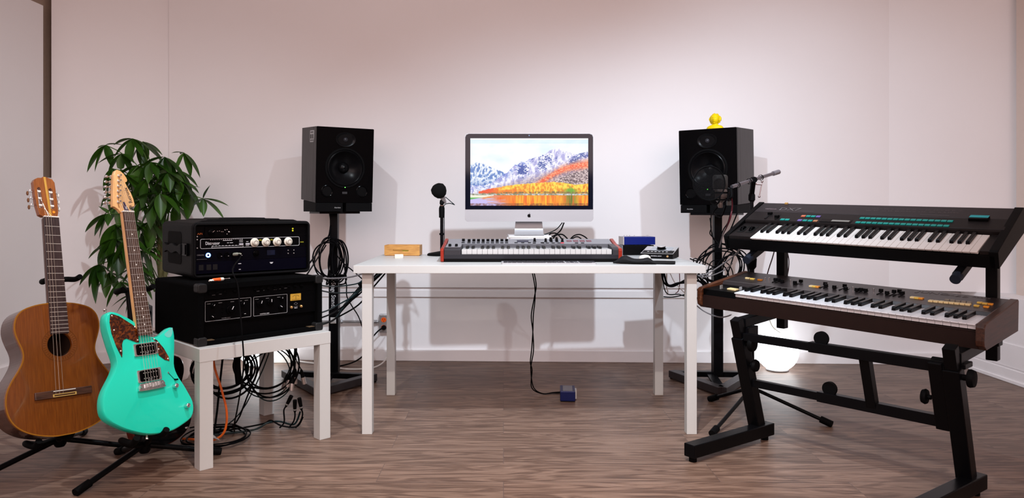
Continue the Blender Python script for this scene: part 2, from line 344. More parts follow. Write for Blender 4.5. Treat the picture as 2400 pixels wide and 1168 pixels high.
def wallpaper(u, v):
    x, y = u*1.76, v
    ridge = pl(u, RIDGE)+.012*fb(x, 0, 18); far = pl(u, FAR)+.012*fb(x, 5, 14); tree = pl(u, TREE)+.008*fb(x, 9, 30)
    if v < .018: return (.93, .96, 1.)
    if v > .845:     # lake
        sh = .5+.9*fb(x*4, y*.5, 9)
        if u < .2 and v < .91-.3*u: 
            return lerp((.95, .94, .86), (.35, .70, .35), (v-.872)/.016)
        c = lerp((.93, .42, .06), (1., .74, .16), sh)
        c = lerp(c, (.30, .42, .10), .8*math.exp(-((u-.85)/.05)**2)*(.3+.9*sh))
        c = lerp(c, (.93, .30, .12), .7*math.exp(-((u-.25)/.1)**2)*sh*1.4)
        k = (1-u*2.9)*2.2*(v-.84)/.12+.5*fb(x, y*6, 8)*(u < .3)
        c = lerp(c, (.78, .74, .95), k) if u < .36 else c
        if v > .965: c = lerp(c, (.40, .20, .12), .35+.5*fb(x, y, 26))
        return c
    if v > .822:
        return lerp((.50, .50, .36), (.82, .84, .86), .45+1.1*fb(x, y*2, 30))
    if v > tree and u > .07:
        t = .5+1.1*fb(x, y*.6, 34, 5); f_ = (v-tree)/(.822-tree)
        c = lerp((.90, .50, .05), (1., .88, .30), t+.25-.5*f_)
        c = lerp(c, (.92, .32, .16), 1.1*math.exp(-((u-.13)/.10)**2))
        c = lerp(c, (.42, .66, .16), 1.2*math.exp(-((u-.85)/.045)**2)*max(0, min(1, (f_-.25+.5*fb(x, y, 12))*4)))
        c = lerp(c, (.93, .45, .1), .7*math.exp(-((u-.32)/.12)**2)*(f_ > .5))
        if f_ > .8: c = lerp(c, (.50, .42, .25), .55+1.2*fb(x, y, 40))
        return c
    if v > ridge:
        d = v-ridge
        wx, wy = x+.35*y+.02*fb(x, y, 9), y-.55*x+.02*fb(y, x, 9)
        rg = 1-abs(fb(wx*1.2, wy*.55, 13, 6))*2.1; t2 = fb(x*.9, y*1.6, 44, 5)
        c = lerp((.66, .66, .86), (.98, .98, 1.), rg*.9-.9*max(0, d-.12)+.25)
        tr_ = fb(x*.8+.2, y, 7, 3)+.9*t2
        if u > .22: c = lerp(c, (.16, .30, .62), max(0, min(1, (tr_-.30-.5*max(0, d-.2))*3.5)))
        if u < .52: c = lerp(c, (.25, .40, .78), max(0, .65-5*d)*max(0, .45+1.6*t2))
        low = (v-(.80-.52*u))/.10+.5*t2
        c = lerp(c, lerp((.50, .46, .56), (.82, .76, .80), .5+1.1*t2+.4*rg-.2), low)
        cy_ = .64-.70*(u-.60)-.045*math.sin(10*u); wd_ = .050+.05*max(0, u-.7)+.03*t2
        rr = math.exp(-((v-cy_)/wd_)**2)*max(0, min(1, (u-.50)/.1))
        rr = max(rr, .8*math.exp(-((v-(.70-.25*(u-.6)))/.035)**2)*max(0, min(1, (u-.55)/.08))*(u < .8))
        c = lerp(c, lerp((.92, .34, .18), (.95, .66, .50), .35+1.5*t2), rr*1.2)
        if v > 1.005-.56*u+.02*t2 and u > .72: c = lerp((.36, .30, .33), (.84, .76, .76), .5+1.5*t2)
        return c
    if v > far and u < .4:
        rg = 1-abs(fb(x*1.1+.5*y, y*.6-.6*x, 16, 6))*2.2; t2 = fb(x, y, 40, 4)
        c = lerp((.34, .50, .76), (.96, .98, 1.), rg*.95+.2-1.0*max(0, v-.52)+.5*t2)
        return lerp(c, (.20, .36, .66), max(0, (v-.60)*5)*(.5+t2))
    if u < .14 and v > .6: return lerp((.5, .52, .7), (.7, .7, .85), .5+fb(x, y*3, 20))
    cl = .5+.6*fb(x, y*2, 3)
    return lerp((.80, .90, 1.), (.97, .98, 1.), .25+.75*cl-.5*(v < .08)+.5*(.5-abs(u-.5)))
NX, NY = 440, 250
SX0, SX1, SZ0, SZ1 = -.2975, .2985, .150, .4905
vs = []; cs = []; fs = []
for j in range(NY+1):
    for i in range(NX+1):
        vs.append((SX0+(SX1-SX0)*i/NX, -.0024, SZ1+(SZ0-SZ1)*j/NY)); cs.append(srgb(wallpaper(i/NX, j/NY)))
for j in range(NY):
    for i in range(NX):
        a_ = j*(NX+1)+i; fs.append((a_, a_+NX+1, a_+NX+2, a_+1))
me = bpy.data.meshes.new('display'); me.from_pydata(vs, [], fs)
ca = me.color_attributes.new('picture', 'FLOAT_COLOR', 'POINT')
ca.data.foreach_set('color', [x for c in cs for x in (*[max(0, k) for k in c], 1)])
sm = bpy.data.materials.new('lit display'); sm.use_nodes = True; nt = sm.node_tree; p = nt.nodes['Principled BSDF']
at_ = nt.nodes.new('ShaderNodeAttribute'); at_.attribute_name = 'picture'
p.inputs['Base Color'].default_value = (0, 0, 0, 1); p.inputs['Roughness'].default_value = .3
nt.links.new(at_.outputs['Color'], p.inputs['Emission Color']); p.inputs['Emission Strength'].default_value = .95
me.materials.append(sm); o = bpy.data.objects.new('display', me); COL.objects.link(o); o.parent = mc
# logo: apple with bite and leaf
def apple():
    P = []
    for i in range(60):
        t = 2*PI*i/60; x = math.cos(t); z = math.sin(t)
        r = .0088*(1-.10*math.exp(-((t-PI/2)/.35)**2)-.07*math.exp(-((t-3*PI/2)/.3)**2)+.05*math.sin(t))
        X, Z = x*r, z*r*1.02
        # bite on the right
        dx, dz = X-.0108, Z-.0012
        if math.hypot(dx, dz) < .0052: k = .0052/max(1e-6, math.hypot(dx, dz)); X, Z = .0108+dx*k, .0012+dz*k
        P.append((X, Z+.0985))
    return P
G().prism(apple(), -.0022, -.0012).prism([(-.0008, .1085), (.0005, .1115), (.0035, .1135), (.0033, .1105), (.0012, .1083)], -.0022, -.0012).build('logo', BLK, mc)
# stand: bent plate
g = G(); prof = [(.05, .15), (.052, .11), (.05, .07), (.044, .04), (.034, .018), (.02, .006), (.0, .0025), (-.02, .0025)]
rings = []
for k, (y_, z_) in enumerate(prof):
    hw = .062+.012*min(1, k/4)
    rings.append([g.b.verts.new(q) for q in ((-hw, y_, z_), (hw, y_, z_), (hw, y_+(.004 if k < 6 else 0), z_-(.003 if k > 3 else 0)), (-hw, y_+(.004 if k < 6 else 0), z_-(.003 if k > 3 else 0)))])
g.skin(rings); g.box(-.075, .075, -.02, .14, 0, .004); g.build('stand', ALU, mc, smooth=True)
# magazines under the computer
mags = [('white magazine, topmost of the stack, right under the computer foot', .0075, (.80, .80, .82), 2, .105, 0), ('white magazine second from the top of the stack under the computer', .007, (.74, .74, .78), -2, .107, .002),
        ('pale magazine with a teal corner, third from the top of the stack under the computer', .0075, (.70, .76, .80), 3, .106, .004), ('pinkish white book fourth from the top of the stack under the computer', .024, (.72, .66, .70), 0, .104, 0),
        ('grey book second from the bottom of the stack under the computer', .030, (.45, .45, .47), 1, .108, 0), ('thick white book at the bottom of the stack, resting on the desk', .032, (.7, .7, .7), -1, .106, 0)]
z = .836
for i, (lb, th, c, yw, hw, dx) in enumerate(mags):
    t = thing('magazine' if i < 4 else 'book', lb, 'magazine' if i < 4 else 'book', (.128+dx, 3.655, z-th), yw, group='magazines stacked under the computer')
    G().box(-hw, hw, -.135, .135, .0008, th-.0006).build('pages', mat('paper', (.78, .77, .75), .7, noise_amt=.05, scale=400), t)
    G().box(-hw-.001, hw+.001, -.137, .137, th-.0006, th).box(-hw-.001, hw+.001, -.137, .137, 0, .0008).box(-hw-.001, -hw, -.137, .137, 0, th).build('cover', mat('cover %d' % i, c, .35, noise_amt=.08, scale=8), t)
    if i == 2: G().box(.03, hw, -.1374, -.1366, .001, th-.001).build('cover_print', mat('teal print', (.1, .55, .6), .4, noise_amt=.2), t)
    z -= th

# ------------------------------------------------------------------ piano key builder
PAT = (1, 1, 0, 1, 1, 1, 0)
def piano_keys(parent, x0, nw, pitch, y0, depth, ztop, slope=0., front=.02, wm=None, fm=None, blen=.64, bh=.011):
    """nw white keys from x0 to the right, starting on C; each key a part"""
    wm = wm or KEYW
    g = G(); wk = pitch-.0009
    def zz(y): return slope*y
    v = []
    for (y, z) in ((0, 0), (depth, slope*depth), (depth, slope*depth-.008), (0.002, -front), (0, -front), (0, -.004)):
        v.append([g.b.verts.new((x, y, z)) for x in (0, wk)])
    prof = [(0, 0), (depth, slope*depth), (depth, slope*depth-.010), (.009, -front), (.009, -.0045), (.0, -.0045)] if front < .02 else [(0, 0), (depth, slope*depth), (depth, slope*depth-.010), (.004, -front), (0, -front)]
    g.b.free(); g = G(); g.prism([(a_, b_) for a_, b_ in prof], 0, wk, axis='x')
    k0 = g.build('white_key', wm, parent, bevel=.0008); k0.location = (x0, y0, ztop)
    md = [m_ for m_ in k0.modifiers]
    for i in range(1, nw):
        o = part(k0, 'white_key', parent, (x0+i*pitch, y0, ztop))
        b = o.modifiers.new('bevel', 'BEVEL'); b.width = .0008; b.segments = 1
    bl = depth*blen; yb = y0+depth-bl; bw = pitch*.54
    g = G(); zt = slope*(depth-bl)
    g.prism([(0, zt-.004), (.004, zt+bh*.8), (.007, zt+bh), (bl, slope*depth+bh), (bl, slope*depth-.004)], -bw/2, bw/2, axis='x')
    first = None
    for i in range(nw-1):
        if PAT[i % 7]:
            off = {0: -.0015, 1: .0015, 3: -.002, 4: 0, 5: .002}[i % 7]
            if first is None:
                first = g.build('black_key', KEYB, parent, bevel=.0012); first.location = (x0+(i+1)*pitch+off, yb, ztop)
            else:
                o = part(first, 'black_key', parent, (x0+(i+1)*pitch+off, yb, ztop)); b = o.modifiers.new('bevel', 'BEVEL'); b.width = .0012; b.segments = 1

# ------------------------------------------------------------------ MIDI keyboard on the desk
mk = thing('midi_keyboard', 'grey 49-key controller keyboard with red end caps on the desk', 'keyboard', (.125, 3.22, TZ))
GREY = mat('silver grey plastic', (.22, .22, .24), .38, .2, noise_amt=.03); DGREY = mat('dark grey plastic', (.018, .017, .021), .4, noise_amt=.08)
RED = mat('red plastic', (.24, .018, .008), .35, noise_amt=.06)
KX0, KX1 = -.315, .368; kp = (KX1-KX0)/29
G().box(-.395, .395, .0, .27, 0, .017).build('base', BLK, mk, bevel=.004)
G().prism([(-.002, .015), (-.004, .032), (-.002, .034), (.02, .034), (.02, .015)], -.395, .40, axis='x').build('front_panel', DGREY, mk)
# blocks left and right of the keys
G().prism([(-.004, .03), (-.002, .058), (.03, .066), (.165, .076), (.165, .03)], -.395, KX0-.002, axis='x').build('side_block', DGREY, mk, bevel=.003)
G().prism([(-.004, .03), (-.002, .058), (.03, .066), (.165, .076), (.165, .03)], KX1+.002, .40, axis='x').build('side_block', DGREY, mk, bevel=.003)
G().prism([(.03, .067), (.165, .0775), (.165, .074), (.03, .062)], -.39, KX0-.006, axis='x').build('side_panel', GREY, mk)
G().prism([(.155, .03), (.155, .0755), (.265, .094), (.272, .09), (.272, .015), (.155, .015)], -.392, .392, axis='x').build('control_panel', GREY, mk, bevel=.002)
G().prism([(.150, .056), (.150, .0735), (.1555, .0755), (.1555, .056)], KX0-.002, KX1+.002, axis='x').build('overhang', mat('slate plastic', (.09, .09, .10), .35, noise_amt=.05), mk)
for sx in (-1, 1):
    G().prism([(-.006, .002), (-.008, .055), (.0, .062), (.155, .078), (.262, .096), (.276, .09), (.276, .002)], sx*.410 if sx < 0 else .395, -.395 if sx < 0 else .412, axis='x').build('end_cap', RED if sx < 0 else RED, mk, bevel=.003)
piano_keys(mk, KX0, 29, kp, .014, .141, .0565, 0, .022)
def pz(y): return .0755+(y-.155)*.168
kb0 = G().lathe((0, 0, 0), (0, 0, 1), [(.0075, 0), (.0075, .003), (.0058, .004), (.0052, .016), (.0045, .017)], 14).build('knob', BLK, mk, smooth=True)
kb0.location = (.025, .205, pz(.205))
for x, y in ((.078, .20), (.078+.025, .225), (.105, .2), (.132, .2), (.158, .2), (.132, .228)): part(kb0, 'knob', mk, (x, y, pz(y)))
fd = G().box(-.007, .007, -.004, .004, 0, .013).build('fader', BLK, mk, bevel=.002); fd.location = (-.318, .21, pz(.21))
for i in range(9): part(fd, 'fader', mk, (-.29+i*.0225, .195+.02*((i*37 % 10)/10), pz(.2)))
bt = G().box(-.0075, .0075, -.003, .003, 0, .003).build('button', BLK, mk); bt.location = (-.318, .178, pz(.178))
for i in range(9): part(bt, 'button', mk, (-.29+i*.0225, .172, pz(.172)))
for x in (-.065, -.033, -.001, .06): part(bt, 'button', mk, (x, .175, pz(.175)))
for x in (.022, .062, .084, .112, .14, .223, .252): part(bt, 'button', mk, (x, .168, pz(.168)))
G().box(-.008, .008, -.004, .004, 0, .003).build('red_button', mat('bright red', (.7, .02, .04), .4, noise_amt=.05), mk, label='small bright red button').location = (.155, .17, pz(.17))
pd = G().prism([(-.012, -.014), (.012, -.014), (.012, .014), (-.012, .014)], 0, .0025, axis='z').build('pad', mat('dusky red rubber', (.16, .06, .075), .5, noise_amt=.1), mk, bevel=.001); pd.location = (.192, .215, pz(.215)); pd.rotation_euler = (math.atan(.168), 0, 0)
for i in range(1, 4):
    o = part(pd, 'pad', mk, (.192+i*.0315, .215, pz(.215))); o.rotation_euler = (math.atan(.168), 0, 0)
G().box(-.06, -.005, .195, .25, pz(.22)-.012, pz(.22)+.004).build('screen', mat('lcd dark', (.05, .05, .07), .15, noise_amt=.1), mk)
for x in (-.372, -.342):
    G().lathe((x-.006, .06, .062), (1, 0, 0), [(.017, 0), (.018, .002), (.018, .010), (.017, .012)], 20).build('wheel', BLKR, mk, smooth=True)

# ------------------------------------------------------------------ computer keyboard
ck = thing('computer_keyboard', 'thin aluminium computer keyboard with black keys at the desk edge', 'keyboard', (.198, 3.092, TZ), 0)
G().prism(rrect(-.207, .207, 0, .112, .006), 0, .006, axis='z').build('base', ALU, ck)
KBK = mat('key cap black', (.02, .02, .026), .45, noise_amt=.15)
kk = {}
def key(x, y, w_, d_=.0155):
    kx = (round(w_, 4), round(d_, 4))
    if kx not in kk:
        o = G().box(-w_/2, w_/2, -d_/2, d_/2, 0, .002).build('key', KBK, ck); kk[kx] = o; o.location = (x, y, .006)
    else: part(kk[kx], 'key', ck, (x, y, .006))
# rows kept to the hundred keys
for r, (y, n) in enumerate(((.104, 13), (.088, 14), (.070, 13), (.052, 12), (.034, 11))):
    x = -.198; tot = .268; kw = tot/(n+.0) 
    for i in range(n): key(-.199+kw*(i+.5), y, kw-.0035, .0145 if r else .008)
for x, w_ in ((-.19, .015), (-.171, .015), (-.151, .018), (-.127, .02), (-.063, .098), (.003, .018), (.024, .018), (.045, .015), (.062, .012)): key(x, .014, w_)
for i in range(3):
    for y in (.088, .070): key(.084+.0185*i, y, .0155)
    key(.084+.0185*i, .014, .0155, .013)
key(.1025, .032, .0155, .011)
for i in range(4):
    for y in (.088, .070, .052, .034, .014):
        if not (i == 3 and y in (.052, .014)): key(.144+.0175*i, y, .0155)

# ------------------------------------------------------------------ mouse, wrist rest, interface, blue box
mp = thing('mouse_pad', 'black mouse pad with a lumpy gel wrist rest at the desk corner', 'mouse pad', (.622, 3.13, TZ), -14)
G().prism(rrect(-.11, .13, -.03, .16, .02), 0, .003, axis='z').build('mat', BLKR, mp)
g = G(); rings = []
for i in range(17):
    t = i/16; x = -.135+.185*t
    h = .017+.012*math.exp(-((t-.28)/.13)**2)+.006*math.exp(-((t-.82)/.12)**2); h *= min(1, 4.5*t+.25)*min(1, 4.5*(1-t)+.25)
    r = .028*min(1, (math.sin(PI*min(max(t, .04), .96))**.4))
    rings.append([g.b.verts.new((x, -.035+r*math.cos(2*PI*k/14), .002+max(0, h*(1+math.sin(2*PI*k/14))*.62))) for k in range(14)])
g.skin(rings); g.build('wrist_rest', mat('black lycra', (.005, .005, .006), .75, noise_amt=.2), mp, smooth=True)
ms = thing('mouse', 'white computer mouse half hidden behind the wrist rest', 'mouse', (.645, 3.245, TZ+.003), -15)
g = G(); rings = [[g.b.verts.new((.028*math.cos(2*PI*k/18)*s_, .056*math.sin(2*PI*k/18)*s_, z_)) for k in range(18)] for s_, z_ in ((.96, .0), (1, .006), (.97, .014), (.85, .021), (.6, .026), (.25, .028))]
g.skin(rings); g.build('shell', IVORY, ms, smooth=True)
ai = thing('audio_interface', 'silver wedge-shaped audio interface with one big knob on the desk', 'audio interface', (.6705, 3.4715, TZ), -25)
G().prism([(0, .002), (0, .026), (.14, .052), (.145, .05), (.145, .002)], 0, .155, axis='x').build('body', BLK, ai, bevel=.002)
G().prism([(-.001, .0255), (.142, .0528), (.142, .0512), (0, .024)], -.001, .156, axis='x').build('top_plate', SILVER, ai)
TIL = Matrix.Rotation(math.atan(.19), 4, 'X')
G().lathe((.082, .083, .0415), (0, -.19, 1), [(.024, 0), (.024, .002), (.0205, .003), (.02, .015)], 28).build('volume_knob', BLKG, ai, smooth=True)
G().lathe((.082, .083-.003, .0565), (0, -.19, 1), [(.0195, 0), (.019, .002)], 28).build('knob_cap', SILVER, ai, smooth=True)
G().prism(rrect(.03, .135, .055, .125, .01), 0, .0009, axis='z').build('display_panel', mat('grey panel', (.30, .31, .33), .3, noise_amt=.1, scale=500), ai, M=None).matrix_local = Matrix.Translation((0, .0, .0263)) @ TIL
for i in range(6): G().box(-.005, .005, -.002, .002, 0, .0015, Matrix.Translation((.03+i*.018, .028, .0318)) @ TIL).build('button', mat('pale button', (.6, .62, .63), .4, noise_amt=.03), ai)
text('UNIVERSAL AUDIO', .0062, INK, ai, (.075, -.0006, .013))
G().cyl((.025, -.003, .013), (.025, .001, .013), .005).build('headphone_jack', GOLD, ai, smooth=True)
G().cyl((.13, -.003, .013), (.13, .001, .013), .005).build('headphone_jack', GOLD, ai, smooth=True)
for nm, lb, z0, h, m_, x0 in (('preamp', 'black preamp box under the blue box on the desk', TZ, .052, BLK, .615), ('preamp', 'dark blue metal box stacked on a black one at the back of the desk', TZ+.053, .043, mat('navy blue metal', (.002, .010, .13), .35, .2, noise_amt=.05), .622)):
    t = thing(nm, lb, 'preamp', (x0, 3.70, z0), 4)
    G().box(.004, .170, -.004, .10, .002, h).build('body', m_, t, bevel=.002)
    G().box(0, .005, -.005, .10, .001, h+.001).build('side_plate', mat('grey side plate', (.16, .17, .19), .35, noise_amt=.1) if z0 == TZ else SILVER, t, bevel=.001)
    if z0 > TZ:
        for x in (.02, .035, .05, .075, .14, .148): G().cyl((x, .06, h), (x, .06, h+.007), .0025, n=8).build('toggle_switch', SILVER, t)
    else:
        G().cyl((.11, -.012, .022), (.11, -.004, .022), .009, n=16).build('knob', BLKG, t, smooth=True)

# pencil box, eraser
WOODB = wood('bamboo', (.36, .16, .035), (.58, .30, .075), .4, 0, 20, 8)
pb = thing('pencil_box', 'open bamboo pencil box with a slot in its side, left on desk', 'box', (-.612, 3.655, TZ+.003), -2)
g = G(); g.prism(rrect(0, .182, 0, .052, .002, 1), 0, .006, holes=[rrect(.045, .125, .021, .031, .003, 3)]); g.box(0, .182, .082, .088, 0, .052).box(0, .006, .006, .082, 0, .052).box(.176, .182, .006, .082, 0, .052).box(.006, .176, .006, .082, 0, .005).box(.004, .178, .003, .085, -.003, 0)
g.build('box', WOODB, pb)
for i, (c, z_, lb) in enumerate((((.02, .05, .16), .009, 'dark blue pencil lying in the bamboo box'), ((.45, .62, .05), .017, 'lime green pencil lying in the bamboo box'), ((.7, .62, .45), .012, 'cream pencil at the left end of the bamboo box'))):
    x0, x1 = ((.07, .15), (.09, .15), (.02, .085))[i]
    tag(G().cyl((-.612+x0, 3.668+.006*i, TZ+z_+.006), (-.612+x1, 3.664+.006*i, TZ+z_+.006), .0045, n=6).build('pencil', mat('pencil %d' % i, c, .4, noise_amt=.05)), lb, 'pencil', 'pencils in the bamboo box')
er = thing('eraser', 'small cream lump of eraser in front of the bamboo box', 'eraser', (-.515, 3.50, TZ), 12)
g = G(); g.box(-.02, .02, -.011, .011, 0, .018); bmesh.ops.subdivide_edges(g.b, edges=g.b.edges[:], cuts=2, use_grid_fill=True)
for v in g.b.verts: v.co += Vector((noise.noise(v.co*90), noise.noise(v.co*80+Vector((3, 0, 0))), noise.noise(v.co*70)*.6*(v.co.z > .002)))*.004
g.build('body', mat('cream rubber', (.74, .66, .52), .6, noise_amt=.08), er, smooth=True)
G().box(.004, .021, -.0125, .0125, .003, .017).build('sleeve', mat('white card', (.78, .76, .74), .5, noise_amt=.05), er, bevel=.001)

# ------------------------------------------------------------------ small microphone on round base
dm = thing('desk_mic_stand', 'short black microphone stand with a round base on the desk', 'microphone stand', (-.32, 3.69, TZ))
G().lathe((0, 0, 0), (0, 0, 1), [(.074, 0), (.076, .006), (.07, .012), (.03, .019), (.014, .022)], 36).build('base', BLKR, dm, smooth=True)
G().cyl((0, 0, .02), (0, 0, .285), .0085).build('pole', BLKM, dm, smooth=True)
G().lathe((0, 0, .16), (0, 0, 1), [(.009, -.055), (.013, -.053), (.013, -.045), (.009, -.043)], 20).build('collar', BLK, dm, smooth=True)
G().lathe((0, 0, .225), (0, 0, 1), [(.009, -.03), (.0145, -.028), (.015, .02), (.012, .03), (.009, .032)], 20).build('clutch', BLKR, dm, smooth=True)
G().lathe((0, 0, .262), (0, 0, 1), [(.008, 0), (.009, .004), (.0115, .006), (.010, .022), (.008, .026)], 20).build('mic_clip', BLK, dm, smooth=True)
G().lathe((0, 0, .2575), (0, 0, 1), [(.0105, 0), (.0105, .002)], 20).build('washer', mat('copper', (.45, .25, .18), .4, .7, noise_amt=.1), dm, smooth=True)
mi = thing('microphone', 'small microphone with round black foam windscreen on the desk stand', 'microphone', (-.32, 3.69, 1.012))
A = Vector((.009, 0, .006)); Bp = Vector((-.020, -.03, .067))
G().lathe(A, Bp-A, [(.006, -.022), (.0085, -.018), (.012, .0), (.0135, .02), (.016, .03)], 20).build('body', mat('champagne metal', (.35, .31, .31), .35, .6, noise_amt=.1), mi, smooth=True)
g = G(); d_ = (Bp-A).normalized()
g.lathe(A+d_*.018, d_, [(.017, 0), (.026, .006), (.036, .022), (.040, .04), (.036, .058), (.022, .070), (.004, .075)], 28)
g.build('windscreen', mat('foam black', (.004, .004, .004), .95, noise_amt=.4, scale=600, bump=.6, spec=.1), mi, smooth=True)
cable('mic_cable', [at(1044, 462, 3.69), at(1050, 467, 3.68), at(1058, 474, 3.66), at(1065, 480, 3.64), at(1062, 479, 3.65), at(1054, 477, 3.66), at(1044, 479, 3.68), at(1040, 486, 3.705), at(1041, 510, 3.71), at(1041, 560, 3.72), at(1040, 590, 3.725)], .0022, TCABLE, 'thin dark cable of the desk microphone running down its stand')

# ------------------------------------------------------------------ studio monitors on stands
VEN = wood('black ash veneer', (.010, .009, .010), (.036, .032, .034), .5, 2, 10, 14)
CONE = mat('dark cone', (.0025, .0025, .003), .28, noise_amt=.1, spec=.10)
def speaker(corner, th, w_, d_, h, tilt, side, label):
    """corner: the front edge nearer the room's middle line is at the camera side; th toe-in"""
    o = thing('studio_monitor', label, 'speaker', corner, th, 0, 0, 'pair of studio monitors')
    o.matrix_world = Matrix.Translation(Vector(corner)) @ RM(th) @ Matrix.Rotation(math.radians(tilt), 4, 'X')
    hw = w_/2
    wz = h-.223; tz = h-.066
    g = G(); g.prism([(-hw, 0), (hw, 0), (hw, h), (-hw, h)], .004, .05, holes=[circ(0, wz, .1, 32)]); g.box(-hw, hw, .05, d_, 0, h); g.build('cabinet', VEN, o, bevel=.002)
    G().prism(rrect(-hw, hw, 0, h, .004, 2), -.012, .004, holes=[circ(0, wz, .098, 40)]).build('baffle', BLKG, o, bevel=.0015)
    G().lathe((0, -.014, wz), (0, -1, 0), [(.112, -.004), (.113, .0), (.109, .004), (.103, .004), (.098, -.002)], 44, cap=False).build('woofer_frame', BLKR, o, smooth=True)
    G().lathe((0, -.013, wz), (0, 1, 0), [(.1, .0), (.094, -.004), (.088, .0), (.084, .006), (.05, .026), (.03, .034), (.0295, .03), (.026, .022), (.016, .015), (.003, .012)], 44, cap=False).build('woofer', CONE, o, smooth=True)
    g = G(); rs = []
    for s_, y_ in ((1, -.0125), (1.0, -.0165), (.94, -.0165), (.8, -.014), (.5, -.007), (.28, -.003)):
        rs.append([g.b.verts.new((x*s_, y_, tz+(z-tz)*s_)) for x, z in circ(0, tz, .056, 36, .040)])
    g.skin(rs); g.build('waveguide', CONE, o, smooth=True)
    G().sphere((0, -.006, tz), .0145, 18, 12).build('tweeter', mat('dome', (.02, .02, .024), .18, noise_amt=.1), o, smooth=True)
    for sx in (-1, 1):
        G().lathe((sx*.098, -.012, .064), (0, -1, 0), [(.034, 0), (.034, .002), (.031, .003), (.026, 0), (.02, -.002)], 28, cap=False).build('port', BLKG, o, smooth=True)
        G().cyl((sx*.098, -.0125, .064), (sx*.098, -.0122, .064), .026).build('port_hole', BLK, o)
    G().cyl((0, -.016, .0862), (0, -.0192, .0862), .0023, n=10).build('power_light', mat('green led', (.1, .8, .1), .4, emit=(.15, 1, .1), strength=3, noise_amt=.01), o)
    G().box(-.014, .014, -.0135, -.012, .05, .062).build('badge', mat('badge grey', (.03, .03, .033), .3, noise_amt=.1), o)
    if side > 0:
        G().prism([(-.085, h-.086), (-.078, h-.02), (-.02, h-.02), (-.022, h-.065), (-.032, h-.086)], 0, .001, axis='x') if False else None
        q = G(); q.prism([(.04, h-.02), (.128, h-.02), (.128, h-.085), (.054, h-.085), (.04, h-.06)], -hw-.001, -hw, axis='x')
        s_ = q.build('sticker', mat('sticker silver', (.42, .42, .43), .5, noise_amt=.3, scale=120), o, label='silver paper sticker')
        g = G()
        g.box(-hw-.0016, -hw-.001, .055, .115, h-.034, h-.027); g.box(-hw-.0016, -hw-.001, .05, .12, h-.078, h-.072)
        for y_ in (.052, .092): g.box(-hw-.0016, -hw-.001, y_, y_+.03, h-.066, h-.042)
        g.build('sticker_print', mat('sticker ink', (.06, .06, .06), .5, noise_amt=.1), s_)
    return o
def place_speaker(rc, th, w_, side):
    pass
c, s = math.cos(math.radians(29)), math.sin(math.radians(29))
fl_c = Vector((-1.0236, 3.87, 1.004)); L0 = fl_c+Vector((c, s, 0))*.161
spL = speaker(L0+Vector((s, -c, 0))*-.012, 29, .322, .32, .416, 4, 1, 'left black studio monitor with a silver sticker on its side')
c2, s2 = math.cos(math.radians(-35)), math.sin(math.radians(-35))
fr_c = Vector((1.268, 3.85, .993)); R0 = fr_c-Vector((c2, s2, 0))*.1625
spR = speaker(R0+Vector((s2, -c2, 0))*-.012, -35, .325, .307, .42, 2.8, -1, 'right black studio monitor carrying the yellow bust')
def monitor_stand(pole, yaw, zt, label, lett, corner, ends):
    o = thing('speaker_stand', label, 'speaker stand', (pole.x, pole.y, 0), group='pair of speaker stands')
    P0 = Vector((pole.x, pole.y, 0))
    L_ = [Vector((p_.x, p_.y, .028))-P0 for p_ in ends]
    cn = Vector((corner.x, corner.y, .028))-P0
    for k, e in enumerate(L_):
        G().bar(cn, e, .05, .04).build('base_bar', mat('grey brown powder coat', (.035, .030, .032), .4, .3, noise_amt=.1) if True else BLKM, o, bevel=.003)
    G().bar(L_[0]+Vector((0, 0, .0)), L_[1], .04, .03).build('base_bar', BLKM, o, bevel=.003)
    G().bar(cn*.9, (L_[0]+L_[1])/2, .05, .012).build('base_brace', BLKM, o)
    for p_ in [cn]+L_: G().cyl((p_.x, p_.y, 0), (p_.x, p_.y, .01), .012).build('spike_foot', BLKR, o)
    G().box(-.027, .027, -.027, .027, .03, .60).build('lower_pole', BLKM, o, bevel=.003)
    G().box(-.022, .022, -.022, .022, .60, zt-.008).build('upper_pole', BLKM, o, bevel=.003)
    G().cyl((.02, -.0, .585), (.05, -.0, .585), .009).build('clamp_knob', BLKR, o, smooth=True)
    M = RM(yaw)
    G().box(-.115, .115, -.115, .115, zt-.012, zt, M).build('top_plate', BLKM, o, bevel=.002)
    if lett:
        text('On•Stage Stands', .036, INK, o, (0, -.0275, .50), Matrix.Rotation(PI/2, 4, 'X') @ Matrix.Rotation(-PI/2, 4, 'Z') @ Matrix.Diagonal((.82, 1, 1, 1)))
        G().box(-.016, .016, -.0285, -.027, .315, .35).build('label_plate', mat('pale label', (.45, .44, .43), .5, noise_amt=.1), o)
    return o
ZP = .955
stL = monitor_stand(Vector((-.972, 4.09, 0)), 29, ZP, 'left speaker stand with white lettering down its black pole', True, Vector((-.95, 3.62+.05, 0)), [Vector((-1.25, 4.06+.02, 0)), Vector((-.725, 3.99, 0))])
stR = monitor_stand(Vector((1.211, 4.03, 0)), -35, ZP-.008, 'right speaker stand wrapped in coiled cables behind the desk corner', False, Vector((1.13, 3.68, 0)), [Vector((.965, 4.07, 0)), Vector((1.40, 4.05, 0))])
